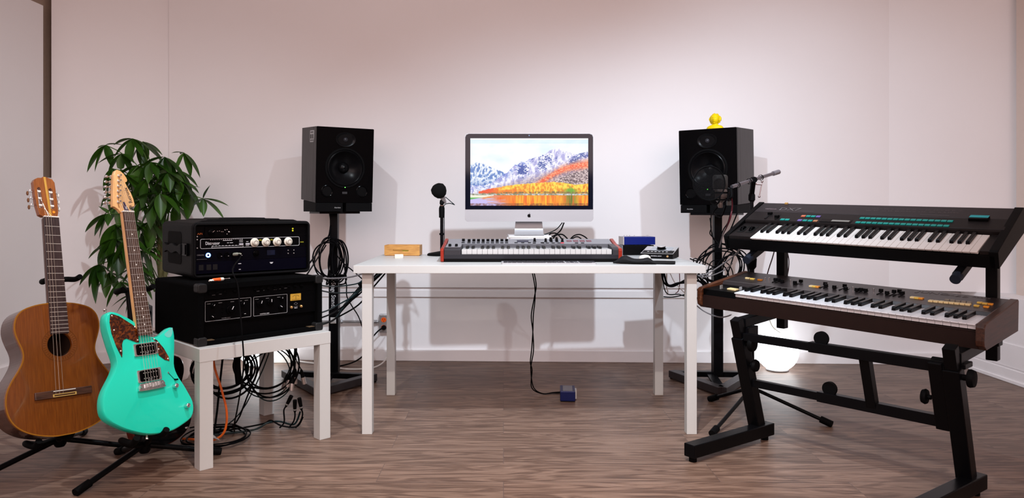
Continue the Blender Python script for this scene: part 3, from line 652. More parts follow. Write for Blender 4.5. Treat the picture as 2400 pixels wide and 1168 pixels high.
def pads(o_loc, th, label, n, h0, tilt):
    h1 = h0+.28*math.tan(math.radians(tilt))-.001
    for k, sx in enumerate((-1, 1)):
        t = thing('isolation_pad', label[k], 'foam pad', (0, 0, 0), group='foam pads under the monitors')
        t.matrix_world = Matrix.Translation(Vector(o_loc)) @ RM(th)
        hw = .075
        G().prism([(.0, 0), (.0, h0-.0005), (.28, h1), (.28, 0)], sx*.084-hw, sx*.084+hw, axis='x').build('foam', BLKR, t, bevel=.002)
        if k == 0 and n == 0 or k == 0 and n == 1: text('Auralex', .011, mat('grey ink', (.35, .35, .35), .5, noise_amt=.05), t, (sx*.084+(.045 if n == 0 else -.02), -.0006, .022))
pads((L0.x, L0.y, ZP), 29, ['left half of the black foam pad under the left monitor', 'right half of the black foam pad under the left monitor'], 0, 1.004-ZP-.001, 4)
pads((R0.x, R0.y, ZP-.008), -35, ['left half of the black foam pad under the right monitor', 'right half of the black foam pad under the right monitor'], 1, .993-ZP+.008-.001, 2.8)

# ------------------------------------------------------------------ yellow bust
bu = thing('bust', 'small bright yellow bust of a man with wild hair and moustache on the right monitor', 'figurine', (1.195, 4.02, 1.4185), -30)
YEL = mat('yellow plastic', (.70, .50, .0), .5, noise_amt=.04, scale=200)
g = G()
rings = []
for z_, rx, ry in ((0, .046, .026), (.008, .047, .028), (.016, .043, .026), (.022, .034, .022), (.026, .020, .018), (.030, .0165, .017), (.036, .017, .018)):
    rings.append([g.b.verts.new((rx*math.cos(2*PI*k/24), ry*math.sin(2*PI*k/24)+.002, z_)) for k in range(24)])
g.skin(rings)
bm2 = g.b
# head with face relief
n_, m_ = 40, 30; rings = []
for j in range(1, m_):
    t = PI*j/m_; R_ = []
    for i in range(n_):
        p_ = 2*PI*i/n_; x = math.sin(t)*math.sin(p_); y = -math.sin(t)*math.cos(p_); z = -math.cos(t)
        rx, ry, rz = .0245, .028, .0325
        if z < 0: rx *= 1-.22*(-z)**1.5; 
        f = max(0, -y)
        d = 0
        d += .0065*math.exp(-((x)/.16)**2-((z+.02)/.2)**2)*f        # nose
        d += .0025*math.exp(-((x)/.22)**2-((z+.16)/.07)**2)*f
        d -= .0028*(math.exp(-((x-.33)/.15)**2-((z-.16)/.11)**2)+math.exp(-((x+.33)/.15)**2-((z-.16)/.11)**2))*f  # eye sockets
        d += .0016*(math.exp(-((x-.33)/.07)**2-((z-.13)/.05)**2)+math.exp(-((x+.33)/.07)**2-((z-.13)/.05)**2))*f  # eyes
        d += .0022*math.exp(-(x/.55)**2-((z-.32)/.08)**2)*f          # brow
        d += .0042*math.exp(-(x/.34)**2-((z+.36)/.075)**2)*f         # moustache
        d -= .0018*math.exp(-(x/.25)**2-((z+.49)/.04)**2)*f          # mouth
        d += .003*math.exp(-(x/.2)**2-((z+.74)/.14)**2)*f            # chin
        k = 1+d/.024
        R_.append(g.b.verts.new((x*rx*k, y*ry*k, .0565+z*rz*(1+d*.3/.024))))
    rings.append(R_)
g.skin(rings)
g.build('body', YEL, bu, smooth=True)
g = G(); rings = []
for j in range(4, 20):
    t = PI*j/20; R_ = []
    for i in range(36):
        p_ = 2*PI*i/36; x = math.sin(t)*math.sin(p_); y = -math.sin(t)*math.cos(p_); z = -math.cos(t)
        k = 1.0+.16*noise.noise(Vector((x*5, y*5, z*7)))+.07*noise.noise(Vector((x*14, y*14, z*14)))
        if z < .2: k += .12*abs(x)
        sy = .024 if y > 0 else .024*max(.12, .62+(z-.55)*1.2)
        R_.append(g.b.verts.new((x*.0305*k*(1 if z < .5 else .9), y*sy*k*1.2+.006, .0610+z*.0305*k)))
    rings.append(R_)
g.skin(rings); g.build('hair', YEL, bu, smooth=True)
for sx in (-1, 1): G().sphere((sx*.0255, .0, .053), .006, 12, 8, (.5, .8, 1.2)).build('ear', YEL, bu, smooth=True)

# ------------------------------------------------------------------ rack cases on the side table
MOLD = mat('moulded black plastic', (.0026, .0026, .003), .55, noise_amt=.25, scale=900, bump=.25, spec=.10)
CARPET = mat('black carpet covering', (.0018, .0018, .002), .95, noise_amt=.4, scale=700, bump=.6, spec=.03)
PANEL = mat('black rack panel', (.0012, .0012, .0015), .38, noise_amt=.1, spec=.05)
MX90 = Matrix.Rotation(PI/2, 4, 'X')
def knob(parent, x, y, z, r, h, m_, ptr=None, name='knob', ang=0.):
    o = G().lathe((0, 0, 0), (0, -1, 0), [(r, 0), (r, h*.55), (r*.93, h*.6), (r*.62, h*.62), (r*.58, h), (r*.5, h*1.03)], 24).build(name, m_, parent, smooth=True)
    o.location = (x, y, z)
    if ptr:
        q = G().box(-r*.07, r*.07, -h*1.06, -h*1.02, r*.1, r*.85, Matrix.Rotation(ang, 4, 'Y')).build('pointer', ptr, o)
    return o
def lineframe(g, x0, x1, z0, z1, y, t=.0011, r=.005):
    g.prism(rrect(x0, x1, z0, z1, r, 4), y, y+.0006, holes=[rrect(x0+t, x1-t, z0+t, z1-t, max(r-t, .001), 4)])
# upper: moulded case
up = thing('rack_case', 'upper moulded black rack case with four cream knobs on its front', 'rack case', (-1.232, 2.812, .690), 41)
W_, H_, D_ = .502, .226, .40
g = G(); g.prism(rrect(0, W_, 0, H_, .022, 5), 0, D_, holes=[rrect(.014, W_-.012, .012, H_-.013, .008, 3)])
g.build('shell', MOLD, up, bevel=.004)
G().prism(rrect(.006, W_-.006, .004, H_-.005, .018, 5), -.006, .006, holes=[rrect(.014, W_-.012, .012, H_-.013, .008, 3)]).build('rim', MOLD, up, bevel=.002)
G().box(.012, W_-.010, D_-.012, D_-.002, .01, H_-.01).build('back_cover', MOLD, up)
g = G(); g.prism([(.03, H_-.002), (.055, H_+.006), (W_-.055, H_+.006), (W_-.03, H_-.002)], .05, D_-.04); g.prism([(.075, H_+.004), (.085, H_+.011), (W_-.115, H_+.011), (W_-.1, H_+.004)], .07, D_-.08)
g.prism([(.13, H_+.009), (.14, H_+.015), (W_-.17, H_+.015), (W_-.16, H_+.009)], .09, D_-.12)
g.build('lid_ridges', MOLD, up, bevel=.002)
# side handle recess and strap
hd = G().prism(rrect(.13, .31, .05, .185, .018, 4), -.0015, -.0005, axis='x').build('handle_recess', mat('deep black', (.0015, .0015, .0015), .8, noise_amt=.1, spec=.1), up)
for yy in (-1, 1):
    pass
g = G(); pr = []
for k in range(15):
    t = k/14; y = .10+.24*t; hgt = .016+.005*math.cos(4*PI*t) if .12 < t < .88 else .021
    pr.append((y, hgt))
g.prism([(y, .115+h_) for y, h_ in pr]+[(y, .115-h_) for y, h_ in pr[::-1]], -.014, -.004, axis='x'); g.build('handle', MOLD, up, bevel=.002)
g = G(); g.box(-.010, .0, .035, .095, .09, .14); g.box(-.013, -.008, .045, .07, .095, .135); g.build('latch', BLKG, up, bevel=.003)
g = G(); g.box(W_-.004, W_+.004, .01, .04, .06, .10).box(W_-.004, W_+.004, .01, .04, .15, .19); g.build('latch', MOLD, up, bevel=.002)
def R_(z): return z-.690
u1 = G().box(.016, W_-.014, .012, .06, R_(.851), R_(.899)).build('rack_unit', PANEL, up)
u2 = G().box(.016, W_-.014, .012, .06, R_(.805), R_(.850)).build('rack_unit', PANEL, up)
u3 = G().box(.016, W_-.014, .012, .06, R_(.757), R_(.804)).build('rack_unit', mat('blue black panel', (.0012, .0012, .003), .35, noise_amt=.1, spec=.05), up)
u4 = G().box(.016, W_-.014, .012, .06, R_(.708), R_(.756)).build('rack_unit', mat('navy black panel', (.0012, .0012, .0045), .35, noise_amt=.1, spec=.05), up)
G().box(.052, .160, .005, .013, R_(.855), R_(.896)).build('sub_panel', BLKG, u1, bevel=.001)
knob(u1, .077, .005, R_(.874), .013, .012, BLKG, CHROME, ang=.9)
for x, z_ in ((.100, .878), (.108, .879), (.116, .876), (.122, .876)): G().cyl((x, .005, R_(z_)), (x, .001, R_(z_)), .0016, n=8).build('small_screw', CHROME, u1)
for x, z_, r in ((.131, .883, .0025), (.139, .884, .002), (.139, .866, .002), (.147, .875, .004)): G().sphere((x, .003, R_(z_)), r, 10, 6).build('small_knob', CHROME, u1)
text('API', .011, mat('orange print', (.45, .12, .03), .5, noise_amt=.05), u1, (.034, .0113, R_(.868)), squeeze=1.3)
for k, z_ in enumerate((.883, .874)): G().cyl((.425, .012, R_(z_)), (.425, .0095, R_(z_)), .0032, n=12).build('indicator', mat('yellow lamp', (.5, .5, .02), .4, emit=(.55, .55, .02), strength=.6, noise_amt=.02), u1)
for z_ in (.858, .846): G().cyl((.024, .012, R_(z_)), (.024, .010, R_(z_)), .0024, n=8).build('rack_screw', SILVER, u1)
for z_ in (.812,): G().cyl((.024, .012, R_(z_)), (.024, .010, R_(z_)), .0022, n=8).build('rack_screw', SILVER, u2)
# compressor row: white outline, lettering, four cream knobs
g = G(); t_ = .0012
z0, z1 = R_(.8085), R_(.8475)
g.prism(rrect(.036, .456, z0, z1, .006, 4), .0112, .0122, holes=[rrect(.036+t_, .456-t_, z0+t_, z1-t_, .005, 4)])
g.box(.204, .212, .0105, .0122, z0-.001, z1+.001) if False else None
g.build('outline_print', INK, u2)
text('Distressor', .0185, INK, u2, (.084, .0113, R_(.829)), squeeze=.72, depth=.0005)
g = G()
for i in range(16): g.box(.075+i*.0085, .0775+i*.0085, .0108, .0122, R_(.8425), R_(.8445))
for i in range(8): g.box(.082+i*.0135, .087+i*.0135, .0108, .0122, R_(.8175), R_(.8192))
for x0, x1, z_ in ((.125, .163, .8395), (.142, .149, .8295), (.153, .166, .8295), (.192, .207, .8385), (.192, .207, .832), (.221, .23, .832), (.246, .258, .841), (.246, .258, .8345), (.219, .233, .815), (.246, .259, .815)): g.box(x0, x1, .0108, .0122, R_(z_)-.0009, R_(z_)+.0009)
g.build('legend_print', INK, u2)
for x in (.1995, .2265, .252): G().box(x-.0085, x+.0085, .0085, .0122, R_(.819), R_(.826)).build('push_button', mat('pale push button', (.42, .42, .46), .4, noise_amt=.05), u2)
g = G(); g.prism(rrect(.080, .209, R_(.8105), R_(.8175), .003, 3), .0108, .0122, holes=[rrect(.081, .208, R_(.8113), R_(.8167), .0025, 3)]); g.build('outline_print', INK, u2)
for x in (.284, .333, .382, .432):
    x -= .0
    k_ = G().lathe((0, 0, 0), (0, -1, 0), [(.0185, 0), (.0185, .003), (.0135, .006), (.0115, .016), (.0105, .0175), (.004, .018)], 32).build('knob', mat('cream knob', (.66, .62, .53), .45, noise_amt=.05), u2, smooth=True)
    k_.location = (x-.028, .011, R_(.8275))
    G().prism([( .0085*math.cos(2*PI*i/20), .0085*math.sin(2*PI*i/20)) for i in range(20)], -.0187, -.0183, holes=[[(.0073*math.cos(2*PI*i/20), .0073*math.sin(2*PI*i/20)) for i in range(20)]]).build('knob_ring', mat('grey line', (.12, .11, .10), .5, noise_amt=.05), k_)
YP = mat('yellow print', (.45, .42, .03), .5, noise_amt=.05)
g = G(); g.box(.276, .286, .0108, .0122, R_(.838), R_(.8395)).box(.274, .288, .0108, .0122, R_(.835), R_(.8362)).box(.325, .335, .0108, .0122, R_(.838), R_(.8395)).box(.323, .337, .0108, .0122, R_(.835), R_(.8362)); g.build('legend_print', YP, u2)
text('NUKE', .006, YP, u2, (.468, .0113, R_(.823)))
# converter row: glowing blue ring, sockets
text('ORION', .0085, INKD, u3, (.0365, .0113, R_(.783)))
G().box(.022, .062, .0108, .0122, R_(.766), R_(.7668)).build('legend_print', INKD, u3)
rg = G(); rg.prism(circ(.0665, R_(.782), .0095, 28), .009, .0122, holes=[circ(.0665, R_(.782), .0045, 28)]); rg.build('power_ring', mat('blue ring light', (.1, .2, .9), .3, emit=(.12, .3, 1.), strength=5, noise_amt=.01), u3)
rg = G(); rg.prism(circ(.0665, R_(.782), .0068, 28), .0085, .0092, holes=[circ(.0665, R_(.782), .0052, 28)]); rg.build('power_ring', mat('white ring light', (.8, .85, 1.), .3, emit=(.8, .9, 1.), strength=5, noise_amt=.01), u3)
for x in (.112, .14, .168, .195): 
    j = G().prism(circ(x, R_(.781), .0105, 24), .007, .0122, holes=[circ(x, R_(.781), .0075, 24)]).build('jack_socket', BLKG, u3)
    G().box(x+.004, x+.008, .0062, .0072, R_(.775), R_(.777)).build('latch_tab', SILVER, j)
knob(u3, .262, .012, R_(.783), .0125, .012, BLKG)
for x, z_ in ((.404, .7895), (.43, .7895), (.404, .776), (.43, .776)): G().cyl((x, .012, R_(z_)), (x, .0095, R_(z_)), .0022, n=10).build('button', SILVER, u3)
G().box(.31, .345, .011, .0122, R_(.772), R_(.793)).build('meter_display', mat('dim blue display', (.004, .007, .02), .2, noise_amt=.2), u3)
g = G(); g.box(.188, .20, .0108, .0122, R_(.7405), R_(.743)).box(.19, .198, .0108, .0122, R_(.7165), R_(.719)).box(.322, .337, .0108, .0122, R_(.7395), R_(.7415)).box(.325, .334, .0108, .0122, R_(.7355), R_(.7385)); g.build('legend_print', INK, u4)
for x in (.03, .06, .085): G().box(x, x+.018, .0105, .0122, R_(.722), R_(.744)).build('power_socket', mat('socket black', (.008, .008, .009), .3, noise_amt=.1), u4)

# lower: carpeted wooden rack
lo = thing('rack_case', 'lower carpet-covered black rack with a yellow meter, standing on the side table', 'rack case', (-1.143, 2.662, .450), 46.3)
W_, H_, D_ = .531, .233, .42
g = G(); g.prism(rrect(0, W_, 0.001, H_, .012, 3), 0, D_, holes=[[(.022, .018), (W_-.022, .018), (W_-.022, H_-.022), (.022, H_-.022)]]); g.build('cabinet', CARPET, lo, bevel=.004)
G().box(.02, W_-.02, D_-.012, D_-.004, .015, H_-.02).build('back_panel', CARPET, lo)
CORN = mat('corner leatherette', (.010, .010, .0105), .45, noise_amt=.25, scale=300, bump=.3)
for x0, x1 in ((-.003, .034), (W_-.034, W_+.003)):
    for z0, z1 in ((-.0, .034), (H_-.032, H_+.003)):
        G().prism(rrect(x0, x1, max(z0, .0), z1, .009, 3), -.004, .036).build('corner_cap', CORN, lo, bevel=.004)
def Q(z): return z-.450
l1 = G().box(.024, W_-.024, .016, .07, Q(.622), Q(.662)).build('rack_unit', PANEL, lo)
l2 = G().box(.024, W_-.024, .016, .07, Q(.532), Q(.621)).build('rack_unit', PANEL, lo)
l3 = G().box(.024, W_-.024, .030, .07, Q(.470), Q(.531)).build('rack_unit', PANEL, lo)
g = G()
for i, x in enumerate((.06, .085, .105, .24, .262, .285, .315, .34, .362)): g.box(x, x+.012, .0150, .0162, Q(.638)+.0015*(i % 3), Q(.639)+.0015*(i % 3))
g.build('legend_print', INKD, l1)
for i, x in enumerate((.05, .08, .11, .15, .235, .262, .29, .32, .35, .38, .41, .44)): knob(l1, x, .016, Q(.646), .007, .009, BLKG)
g = G()
for x0, x1 in ((.033, .217), (.227, .375)): g.prism(rrect(x0, x1, Q(.5395), Q(.6165), .003, 3), .0148, .0162, holes=[rrect(x0+.0012, x1-.0012, Q(.5407), Q(.6153), .002, 3)])
for x in (.04, .085, .133, .165, .19, .235, .28, .33): g.box(x, x+.014, .0152, .0162, Q(.606), Q(.607))
g.build('outline_print', mat('grey white print', (.30, .30, .31), .5, noise_amt=.05), l2)
for x, z_, r, a_ in ((.062, .598, .008, .6), (.062, .555, .010, -.9), (.133, .576, .018, .5), (.182, .593, .009, .2), (.182, .556, .009, 1.6), (.255, .588, .015, .3), (.30, .590, .015, 0), (.348, .60, .008, .1), (.348, .566, .013, -1.), (.10, .60, .003, 0), (.10, .585, .003, 0), (.10, .57, .003, 0), (.10, .555, .003, 0)):
    knob(l2, x, .016, Q(z_), r, .012 if r > .004 else .004, BLKG, INK if r > .004 else None, ang=a_)
text('MASTER GAIN', .0055, INKD, l2, (.115, .0155, Q(.5455))); text('CONTROL UNIT', .0055, INK, l2, (.275, .0155, Q(.5455)))
vu = G().box(.389, .437, .013, .0162, Q(.5865), Q(.6145)).build('vu_meter', mat('amber meter', (.35, .20, .03), .4, emit=(.32, .16, .015), strength=.35, noise_amt=.15, scale=80), l2)
g = G()
for i in range(9):
    a_ = math.radians(130-i*10); g.box(-.0004, .0004, .0122, .0131, .019, .0225, Matrix.Translation((.413, 0, Q(.588))) @ Matrix.Rotation(PI/2-a_, 4, 'Y'))
g.box(.4125, .4133, .0120, .0131, Q(.590), Q(.606)); g.box(.395, .431, .0122, .0131, Q(.5905), Q(.5912)); g.build('meter_scale', mat('meter ink', (.05, .03, .01), .5, noise_amt=.05), vu)
for x in (.392, .437): knob(l2, x, .016, Q(.560), .0062, .012, GOLD)
text('LA-610', .0062, INKD, l2, (.4145, .0155, Q(.5605))); text('MK II', .006, INK, l2, (.4145, .0155, Q(.5545)))
g = G(); g.prism([(.4145, Q(.5665)), (.424, Q(.5725)), (.4145, Q(.5785)), (.405, Q(.5725))], .0152, .0162, holes=[[(.4145, Q(.5677)), (.4223, Q(.5725)), (.4145, Q(.5773)), (.4067, Q(.5725))]]); g.build('emblem', INKD, l2)
for x in (.03, .47): G().box(x, x+.035, .004, .03, .0175, .0195).build('hinge_plate', mat('dull brass', (.18, .12, .07), .5, .6, noise_amt=.3), lo)

# grey box at the left corner of the side table
gb = thing('effects_box', 'grey box with three round knobs behind the neck of the turquoise guitar', 'effects box', (-1.475, 2.925, .450), 38)
G().box(-.05, .03, 0, .09, 0, .118).build('body', mat('mid grey enamel', (.04, .04, .043), .4, noise_amt=.08), gb, bevel=.004)
for z_ in (.03, .06, .09): knob(gb, .012, 0, z_, .011, .014, BLKG, INKD)

# jack plug lying on the lower case, and the cable hanging from the upper case
Mlo = Matrix.Translation((-1.143, 2.662, .683+.004)) @ RM(46.3)
def LP(x, y, z): return Mlo @ Vector((x, y, z))
jp = thing('patch_cable', 'short patch cable with an orange jack plug lying on the lower rack case', 'cable', LP(.08, .03, 0), 46.3)
G().lathe((-.016, -.005, .008), (1, .1, .02), [(.004, 0), (.0065, .004), (.0068, .03), (.0066, .034)], 16).build('plug_sleeve', mat('orange plastic', (.85, .12, .02), .4, noise_amt=.05), jp, smooth=True)
G().lathe((.0175, -.0015, .0086), (1, .1, .02), [(.0066, 0), (.0066, .012), (.0035, .016)], 16).build('plug_collar', IVORY, jp, smooth=True)
G().lathe((.033, .0, .0088), (1, .1, .02), [(.0028, 0), (.0028, .018), (.002, .02), (.003, .023), (.001, .027)], 12).build('plug_tip', CHROME, jp, smooth=True)
G().lathe((-.03, -.014, .006), (1, .5, .0), [(.004, 0), (.006, .004), (.006, .02), (.003, .028)], 14).build('second_plug', IVORY, jp, smooth=True)
G().tube([(-.016, -.006, .008), (-.035, -.012, .004), (-.03, -.022, .003), (.01, -.024, .003), (.04, -.018, .003), (.06, -.002, .003), (.03, .004, .003), (-.01, -.014, .004), (-.03, -.016, .006)], .0018, 8, 6).build('wire', CABLE, jp, smooth=True)
Mup = Matrix.Translation((-1.232, 2.812, .690)) @ RM(41)
def UP_(x, y, z): return Mup @ Vector((x, y, z))
hg = thing('instrument_cable', 'black cable plugged into the upper rack, hanging in front and coiled on the floor', 'cable', UP_(.168, .0, R_(.781)), 41)
inv = hg.matrix_world.inverted()
G().lathe((0, .004, 0), (.25, -1, .1), [(.0068, 0), (.0068, .022), (.0055, .026), (.0045, .038), (.003, .046)], 14).build('plug', mat('pale green metal', (.50, .52, .42), .35, .5, noise_amt=.05), hg, smooth=True)
CX_, CY_ = -1.205, 2.965
pts = [UP_(.168, 0, R_(.781))+Vector((.028, -.030, .003)), UP_(.168, 0, R_(.781))+Vector((.045, -.056, -.008)), at(545, 632, 2.66), at(557, 668, 2.64), at(562, 720, 2.63), at(568, 790, 2.62), at(571, 850, 2.66), at(566, 900, 2.74), at(556, 960, 2.84), at(548, 1000, 2.93)]
rr = .115
for k in range(86):
    a_ = k*2*PI/20+1.2; r_ = rr+.020*math.sin(k*.37)+.004*(k/20); z_ = .006+.008*(k//20)+.003*math.sin(k*.9)
    pts.append(Vector((CX_+r_*math.cos(a_), CY_+r_*math.sin(a_)*1.0, z_)))
G().tube([inv @ p for p in pts], .0029, 8, 4).build('wire', CABLE, hg, smooth=True)
G().lathe(inv @ Vector((CX_-.01, CY_-.03, .034)), inv.to_3x3() @ Vector((.04, -.02, -.008)), [(.004, 0), (.0068, .006), (.0068, .03), (.003, .036), (.0028, .055), (.001, .06)], 14).build('loose_plug', SILVER, hg, smooth=True)

# ------------------------------------------------------------------ guitars
def guitar_root(name, label, nut, yaw, pitch, roll, drop):
    M = Matrix.Translation(Vector(nut)) @ RM(yaw, pitch, roll) @ Matrix.Translation((0, 0, -drop))
    o = thing(name, label, 'guitar'); o.matrix_world = M; return o
def smoothloop(P, n=4):
    out = []; N = len(P)
    for i in range(N):
        p0, p1, p2, p3 = [Vector(P[(i+k-1) % N]) for k in range(4)]
        for k in range(n):
            t = k/n; q = .5*((2*p1)+(p2-p0)*t+(2*p0-5*p1+4*p2-p3)*t*t+(3*p1-p0-3*p2+p3)*t**3); out.append((q.x, q.y))
    return out
def frets(scale, n): return [scale*(1-2**(-k/12)) for k in range(1, n+1)]
AD = .800
ag = guitar_root('acoustic_guitar', 'brown nylon-string acoustic guitar with three strings on a floor stand', (-1.699, 2.669, .936), 60.2, -16.0, 4.46, AD)
half = [(.0, -.7975), (.035, -.7965), (.075, -.7885), (.115, -.774), (.149, -.752), (.172, -.724), (.184, -.690), (.1865, -.655), (.180, -.621), (.163, -.588), (.143, -.558), (.1285, -.530), (.124, -.505), (.128, -.482), (.137, -.457), (.1455, -.428), (.1465, -.400), (.138, -.370), (.115, -.346), (.075, -.3315), (.035, -.3255), (0, -.3245)]
outl = half+[(-x, z) for x, z in half[-2:0:-1]]
A_ = [(x, z+AD) for x, z in smoothloop(outl, 3)]
SPR = wood('cedar top', (.135, .032, .003), (.205, .056, .0055), .28, 2, 16, 14, .4)
SIDE = wood('rosewood sides', (.045, .016, .010), (.10, .042, .028), .22, 2, 10, 10, .5)
hole = circ(0, -.478+AD, .0425, 40)
body = G(); body.prism(A_, .012, .091, holes=[circ(0, -.478+AD, .0475, 40)]); body.prism(A_, .091, .094)
bo = body.build('body', SIDE, ag, smooth=False, bevel=.002)
G().lathe((0, .0122, -.478+AD), (0, 1, 0), [(.047, 0), (.047, .076), (.001, .0762)], 32, cap=False).build('sound_chamber', mat('sound hole shade', (.02, .009, .005), .8, noise_amt=.2), ag, smooth=True)  # near-black lining, shade of the sound hole put into its colour
G().prism(A_, 0, .012, holes=[hole]).build('soundboard', SPR, ag, bevel=.001)
def offset(P, d):
    out = []; N = len(P)
    for i in range(N):
        a_, b_ = Vector(P[i-1]), Vector(P[(i+1) % N]); t = (b_-a_).normalized(); out.append((P[i][0]+t.y*d, P[i][1]-t.x*d))
    return out
G().prism(offset(A_, .0006), -.0006, .004, holes=[offset(A_, -.0035)]).build('binding', mat('amber binding', (.30, .12, .012), .3, noise_amt=.1), ag)
g = G()
for r0, r1 in ((.0435, .0455), (.0590, .0615)): g.prism(circ(0, -.478+AD, r1, 48), -.0006, .001, holes=[circ(0, -.478+AD, r0, 48)])
for k in range(40):
    a_ = 2*PI*k/40; g.box(-.0015, .0015, -.0005, .001, .0475, .057, Matrix.Translation((0, 0, -.478+AD)) @ Matrix.Rotation(a_, 4, 'Y'))
g.build('rosette', mat('rosette brown', (.13, .04, .008), .35, noise_amt=.2), ag)
FB = wood('rosewood fingerboard', (.022, .012, .012), (.055, .032, .03), .35, 2, 20, 14)
g = G(); g.prism([(-.026, AD), (.026, AD), (.031, AD-.44), (-.031, AD-.44)], -.0065, 0); g.build('fingerboard', FB, ag)
G().prism([(-.026, AD), (.026, AD), (.0295, AD-.33), (-.0295, AD-.33)], 0, .020).build('neck', SIDE, ag, bevel=.006)
FW1 = mat('fret wire', (.72, .68, .62), .25, .6, noise_amt=.05)
for k, f in enumerate(frets(.65, 19)):
    if f > .438: continue
    hw = .026+.005*f/.44; G().box(-hw, hw, -.0078, -.0062, AD-f-.001, AD-f+.001).build('fret', FW1, ag)
G().box(-.0265, .0265, -.0085, .002, AD-.001, AD+.004).build('nut', IVORY, ag, bevel=.001)
hs = [(-.0255, .003), (-.038, .009), (-.0465, .05), (-.0500, .099), (-.0515, .136), (-.0465, .1468), (-.0354, .1536), (-.0227, .1551), (-.0165, .1602), (-.0055, .1602), (.0029, .1567), (.0154, .1535), (.0240, .1410), (.0262, .107), (.0290, .0664), (.0295, .0218), (.0255, .006)]
hs = [(x, z+AD) for x, z in hs]
HEAD = wood('headstock mahogany', (.20, .055, .012), (.36, .115, .025), .25, 2, 12, 12, .3)
s1 = [(-.037, .0375), (-.030, .035), (-.0235, .0375), (-.028, .112), (-.033, .117), (-.040, .112)]; s2 = [(-.0005+.0, .0375), (.006, .035), (.013, .0375), (.010, .112), (.003, .117), (-.0035, .112)]
g = G(); g.prism(hs, .001, .021, holes=[[(x, z+AD) for x, z in s1], [(x+.004, z+AD) for x, z in s2]]); g.build('headstock', HEAD, ag, bevel=.001)
G().prism([(-.016, AD+.158), (-.0085, AD+.159), (.0048, AD+.004), (-.0035, AD+.004)], -.0005, .002).build('centre_stripe', wood('maple stripe', (.50, .26, .04), (.62, .34, .06), .3, 2, 14, 8), ag)
G().cyl((.0125, -.0008, AD+.022), (.0125, .0015, AD+.022), .005, n=16).build('sticker', mat('orange sticker', (.75, .28, .02), .5, noise_amt=.05), ag)
for k, z_ in enumerate((.047, .074, .101)):
    for sx in (-1, 1):
        cx = -.0315-.001*k if sx < 0 else .0100-.0015*k+.001
        q = G().cyl((cx-.0095, .007, AD+z_), (cx+.0095, .007, AD+z_), .0048, n=14).build('tuning_roller', IVORY, ag, smooth=True)
        ex = (-.049-.001*k) if sx < 0 else .0285
        g = G(); g.cyl((ex, .016, AD+z_), (ex+sx*.012, .017, AD+z_), .0022, n=8); g.lathe((ex+sx*.006, .018, AD+z_+.002), (0, 0, 1), [(.004, 0), (.004, .006)], 10)
        pg = g.build('tuning_peg', SILVER, ag, smooth=True)
        G().sphere((ex+sx*.0145, .020, AD+z_-.006), .007, 12, 8, (.55, .8, 1.25)).build('peg_button', mat('tortoise button', (.16, .07, .03), .3, noise_amt=.2) if sx < 0 else IVORY, pg, smooth=True)
BRW = wood('bridge rosewood', (.035, .013, .008), (.10, .040, .024), .4, 0, 16, 10)
bz_ = AD-.652
G().prism([(-.097, bz_-.013), (-.097, bz_+.013), (-.043, bz_+.013), (-.040, bz_+.014), (.040, bz_+.014), (.043, bz_+.013), (.097, bz_+.013), (.097, bz_-.013)], -.0075, 0).build('bridge', BRW, ag, bevel=.002)
G().box(-.038, .038, -.011, -.0065, bz_+.0075, bz_+.0105).build('saddle', IVORY, ag, bevel=.001)
G().prism([(-.040, bz_-.011), (.040, bz_-.011), (.040, bz_-.001), (-.040, bz_-.001)], -.0098, -.006, holes=[[(-.036, bz_-.0085), (.036, bz_-.0085), (.036, bz_-.0035), (-.036, bz_-.0035)]]).build('tie_block', mat('yellow binding', (.55, .36, .10), .35, noise_amt=.1), ag)
for k, x0 in enumerate((-.021, -.0125, -.004)):
    x1 = x0*1.45
    G().tube([(-.031+.003*k, .006, AD+.101-.027*k), (x0, -.0105, AD+.003), (x1, -.0112, bz_+.0095), (x1, -.0085, bz_-.004)], .0006, 6, 1).build('string', mat('string metal', (.55, .48, .40), .3, .7, noise_amt=.05), ag)

# electric
ED = .803
eg = guitar_root('electric_guitar', 'turquoise electric guitar with tortoiseshell guard on a floor stand', (-1.382, 2.607, .954), 63.4, -15.8, 2.8, ED)
TEAL = mat('seafoam lacquer', (.014, .66, .47), .28, noise_amt=.02, scale=6, coat=.3)
eb = [(-.024, -.405), (-.0427, -.3887), (-.0643, -.3757), (-.0858, -.3638), (-.1055, -.3583), (-.1221, -.3643), (-.131, -.3807), (-.1328, -.4106), (-.127, -.4497), (-.1206, -.4845), (-.1137, -.5152), (-.1128, -.5408), (-.1255, -.5683), (-.1445, -.5945), (-.1632, -.6202), (-.1754, -.6466), (-.1803, -.6741), (-.1781, -.6988), (-.1659, -.7195), (-.1426, -.7388), (-.1102, -.7603), (-.0721, -.7793), (-.0278, -.7957), (.0242, -.8034), (.0694, -.8028), (.1129, -.7904), (.1474, -.7753), (.1614, -.751), (.1627, -.7193), (.1516, -.6899), (.1361, -.6551), (.12, -.6251), (.1091, -.596), (.1074, -.5684), (.1144, -.5327), (.1238, -.483), (.1254, -.4506), (.121, -.4361), (.108, -.4375), (.090, -.4480), (.068, -.4600), (.045, -.4640), (.028, -.459), (.0, -.440)]
E_ = [(x, z+ED) for x, z in smoothloop(eb, 2)]
g = G(); n_ = len(E_); rs = []
cxe, cze = 0, ED-.62
for y_, k in ((.040, .965), (.036, .985), (.030, 1.), (.010, 1.), (.004, .993), (.001, .982), (0, .965)):
    rs.append([g.b.verts.new((cxe+(x-cxe)*k, y_, cze+(z-cze)*k)) for x, z in E_])
g.skin(rs); g.build('body', TEAL, eg, smooth=True)
